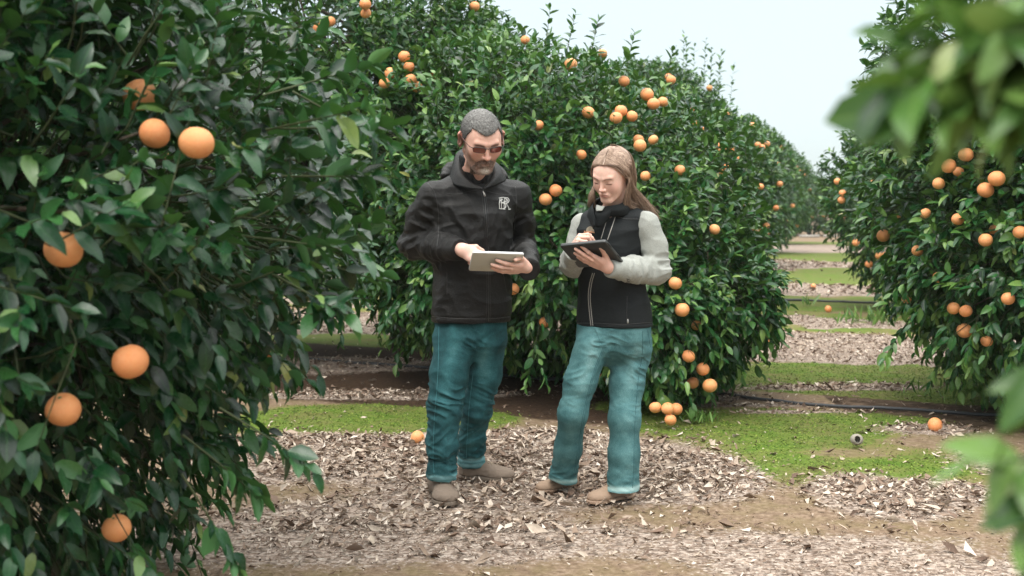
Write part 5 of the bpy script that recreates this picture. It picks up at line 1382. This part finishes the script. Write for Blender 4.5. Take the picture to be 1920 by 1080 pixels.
for k in range(380):                                             # front locks lying on the collar
    u = rsd.rand(); e = rsd.rand(); f = rsd.rand()
    lock([WL(PX + .0018, -.074 + .03 * u, .090), WL(.056, -.056 + .02 * u, .066), WL(.079, -.034 + .04 * u, .018), WL(.088, -.012 + .02 * e, -.02), P(1170 + 12 * e, 372 + 12 * f, 5.05 + .03 * e), P(1170 + 28 * e, 382 + 12 * f, 5.08 + .06 * e)], .0006 + .0009 * rsd.rand() ** 2)
for k in range(420):                                             # her right side (viewer's left)
    u = rsd.rand(); e = rsd.rand(); f = rsd.rand()
    lock([WL(PX - .0018, -.074 + .11 * u, .088 + .04 * math.sin(u * 2.6)), WL(-.054, -.056 + .08 * u, .070), WL(-.079, -.046 + .05 * u, .018), WL(-.080, -.030 + .04 * u, -.032), P(1105 + 9 * e, 364 + 10 * f, 5.06 + .05 * u), P(1103 + 14 * e, 377 + 14 * f, 5.09 + .05 * u)], .0006 + .0009 * rsd.rand() ** 2)
for k in range(160):                                             # back of the head
    u = rsd.rand() * 2 - 1; e = rsd.rand(); f = rsd.rand()
    lock([WL(.01 * u, .05, .125), WL(.05 * u, .10, .06), WL(.06 * u, .115, -.02), WL(.06 * u, .10, -.10), P(1165 + 40 * e, 385 + 15 * f, 5.28)], .0025)
wom.piece('hair_locks', a, M_HAIRW, wh)
a = Acc(); pl = push(np.array([WL(PX, -.083 + .115 * t, .085 + .035 * math.sin(t * 2.2)) for t in np.linspace(.04, 1, 24)]), .0036); a.tube(pl, .0019, 6); wom.piece('parting', a, flat('scalp', (.62, .47, .38), .7), wh)

# jeans
wLa, wLr = leg_pts([(1108, 655, 5.13, .080), (1088, 715, 5.11, .068), (1074, 775, 5.10, .062), (1065, 840, 5.19, .060), (1056, 900, 5.26, .063)])
wRa, wRr = leg_pts([(1185, 655, 5.20, .092), (1175, 720, 5.17, .074), (1171, 785, 5.12, .067), (1170, 850, 5.12, .068), (1168, 927, 5.12, .074)])
def w_jeans(p):
    L2 = []
    d = stack(p, [(wz(685), wx(1148), 5.19, .04, .04), (wz(660), wx(1150), 5.19, .155, .105), (wz(635), wx(1151), 5.19, .177, .125), (wz(612), wx(1152), 5.19, .175, .124), (wz(595), wx(1152), 5.19, .165, .115)], rad(-30), 2.15)
    for i, (pts, rs) in enumerate(((wLa, wLr), (wRa, wRr))):
        l = chain(p, pts, rs, .035); ank = pts[-1]
        l = smax(l, ank[2] - .006 - p[:, 2] + (.25 if i else .30) * (p[:, 0] - ank[0]) * (-1), .006)
        kn = pts[2]
        l = l + crease(p, kn + np.array([0, 0, .05]), .08, (.3, 0, 1), 8, .005, 3 + i) + crease(p, ank + np.array([0, 0, .06]), .06, (.2, 0, 1), 6.0, .020, 7 + i, .8)
        hz = (p[:, 2] - ank[2]) + (.25 if i else .30) * (p[:, 0] - ank[0])
        l = l - .004 * sstep(.024, .020, hz)
        L2.append(l)
    d = smin(d, smin(L2[0], L2[1], .006), .045)
    d = d + folds(p, 16.2, .0026, (10, 10, 16))
    d = d + crease(p, P(1132, 640, 5.05), .09, (.2, 0, 1), 10, .009, 1, .4) + crease(p, P(1200, 690, 5.1), .09, (.5, 0, 1), 9, .008, 2) + crease(p, P(1085, 710, 5.1), .09, (-.3, 0, 1), 9, .006, 9)
    return d
wj = wom.part('jeans', w_jeans, (.12, 4.85, .05), (.75, 5.45, .87), .0050, M_JEANW, {'v': jean_v([wLa, wRa]), 'stitch': zero}); wt = bvh(wom.last)
stitches(wom, wt, [[(1131, 652), (1112, 700), (1095, 770), (1084, 840), (1076, 890)], [(1134, 652), (1115, 700), (1098, 770), (1087, 840), (1079, 890)], [(1205, 620), (1204, 665), (1196, 720), (1190, 800), (1188, 880), (1186, 915)], [(1116, 618), (1122, 632), (1128, 645)], [(1214, 618), (1220, 650), (1222, 640)], [(1160, 650), (1195, 648)]], wj, M_STW)
# slip-on shoes
foot(wom, 'shoe', (.315, 5.37, 0), (.110, 5.27, 0), 1, M_SHOE, M_SHOESOLE, .02, 'slip', laces=False)
foot(wom, 'shoe', (.558, 5.20, 0), (.343, 5.065, 0), 1, M_SHOE, M_SHOESOLE, .02, 'slip', laces=False)

# her tablet in its black case
M_CASE = flat('black_case', (.022, .024, .024), .5, .5, bumpd=.0006, bs=400); M_CASES = flat('black_case_edge', (.03, .033, .033), .35, .6)
B_ = P(1135, 454, 4.80); A_ = P(1049, 462, 4.91); C_2 = B_ + np.array([.110, .125, -.098])
tw, org, X_, Y_, Z_, tb2 = slab('tablet', A_, B_, C_2, .015, .010, M_CASE, M_CASES, M_SCREEN, .012)
tag(tw, 'tablet in thick black case resting on the hand of the woman in the vest', 'tablet', 'tablets in the hands of the people')
a = Acc()
for s0, s1 in ((.10, .30), (.62, .78)):
    c0 = org + Y_ * np.linalg.norm(C_2 - B_) * s0 + Z_ * .0075 - X_ * .0004; c1 = org + Y_ * np.linalg.norm(C_2 - B_) * s1 + Z_ * .0075 - X_ * .0004
    a.tube([c0, (c0 + c1) / 2, c1], .0028, 6)
co = link('port_cover', a.mesh('port_cover', tb2), tw, None, M_HEEL)
a = Acc(); cc = org + Y_ * np.linalg.norm(C_2 - B_) * .97 + Z_ * .008; a.tube([cc - X_ * .002, cc + Y_ * .004 + X_ * .004, cc + Y_ * .006 + X_ * .012], .0022, 6)
link('corner_ring', a.mesh('corner_ring', tb2), tw, None, M_METAL)

# ================================================================ AIR
_h = np.array([[x, y, z] for x in (-950, 950) for y in (-80, 1450) for z in (-1.2, 5.2)], float)
s = NT('haze_air'); s.n.remove(s.b); pv = s.new('ShaderNodeVolumePrincipled'); pv.inputs['Density'].default_value = .0006; pv.inputs['Color'].default_value = (.93, .97, .98, 1)
s.l.new(pv.outputs[0], s.out.inputs['Volume'])
hz = link('haze', mesh_np('haze', _h, np.array([(0, 1, 3, 2), (4, 6, 7, 5), (0, 4, 5, 1), (2, 3, 7, 6), (0, 2, 6, 4), (1, 5, 7, 3)]), False), None, None, s.m); tag(hz, kind='stuff')
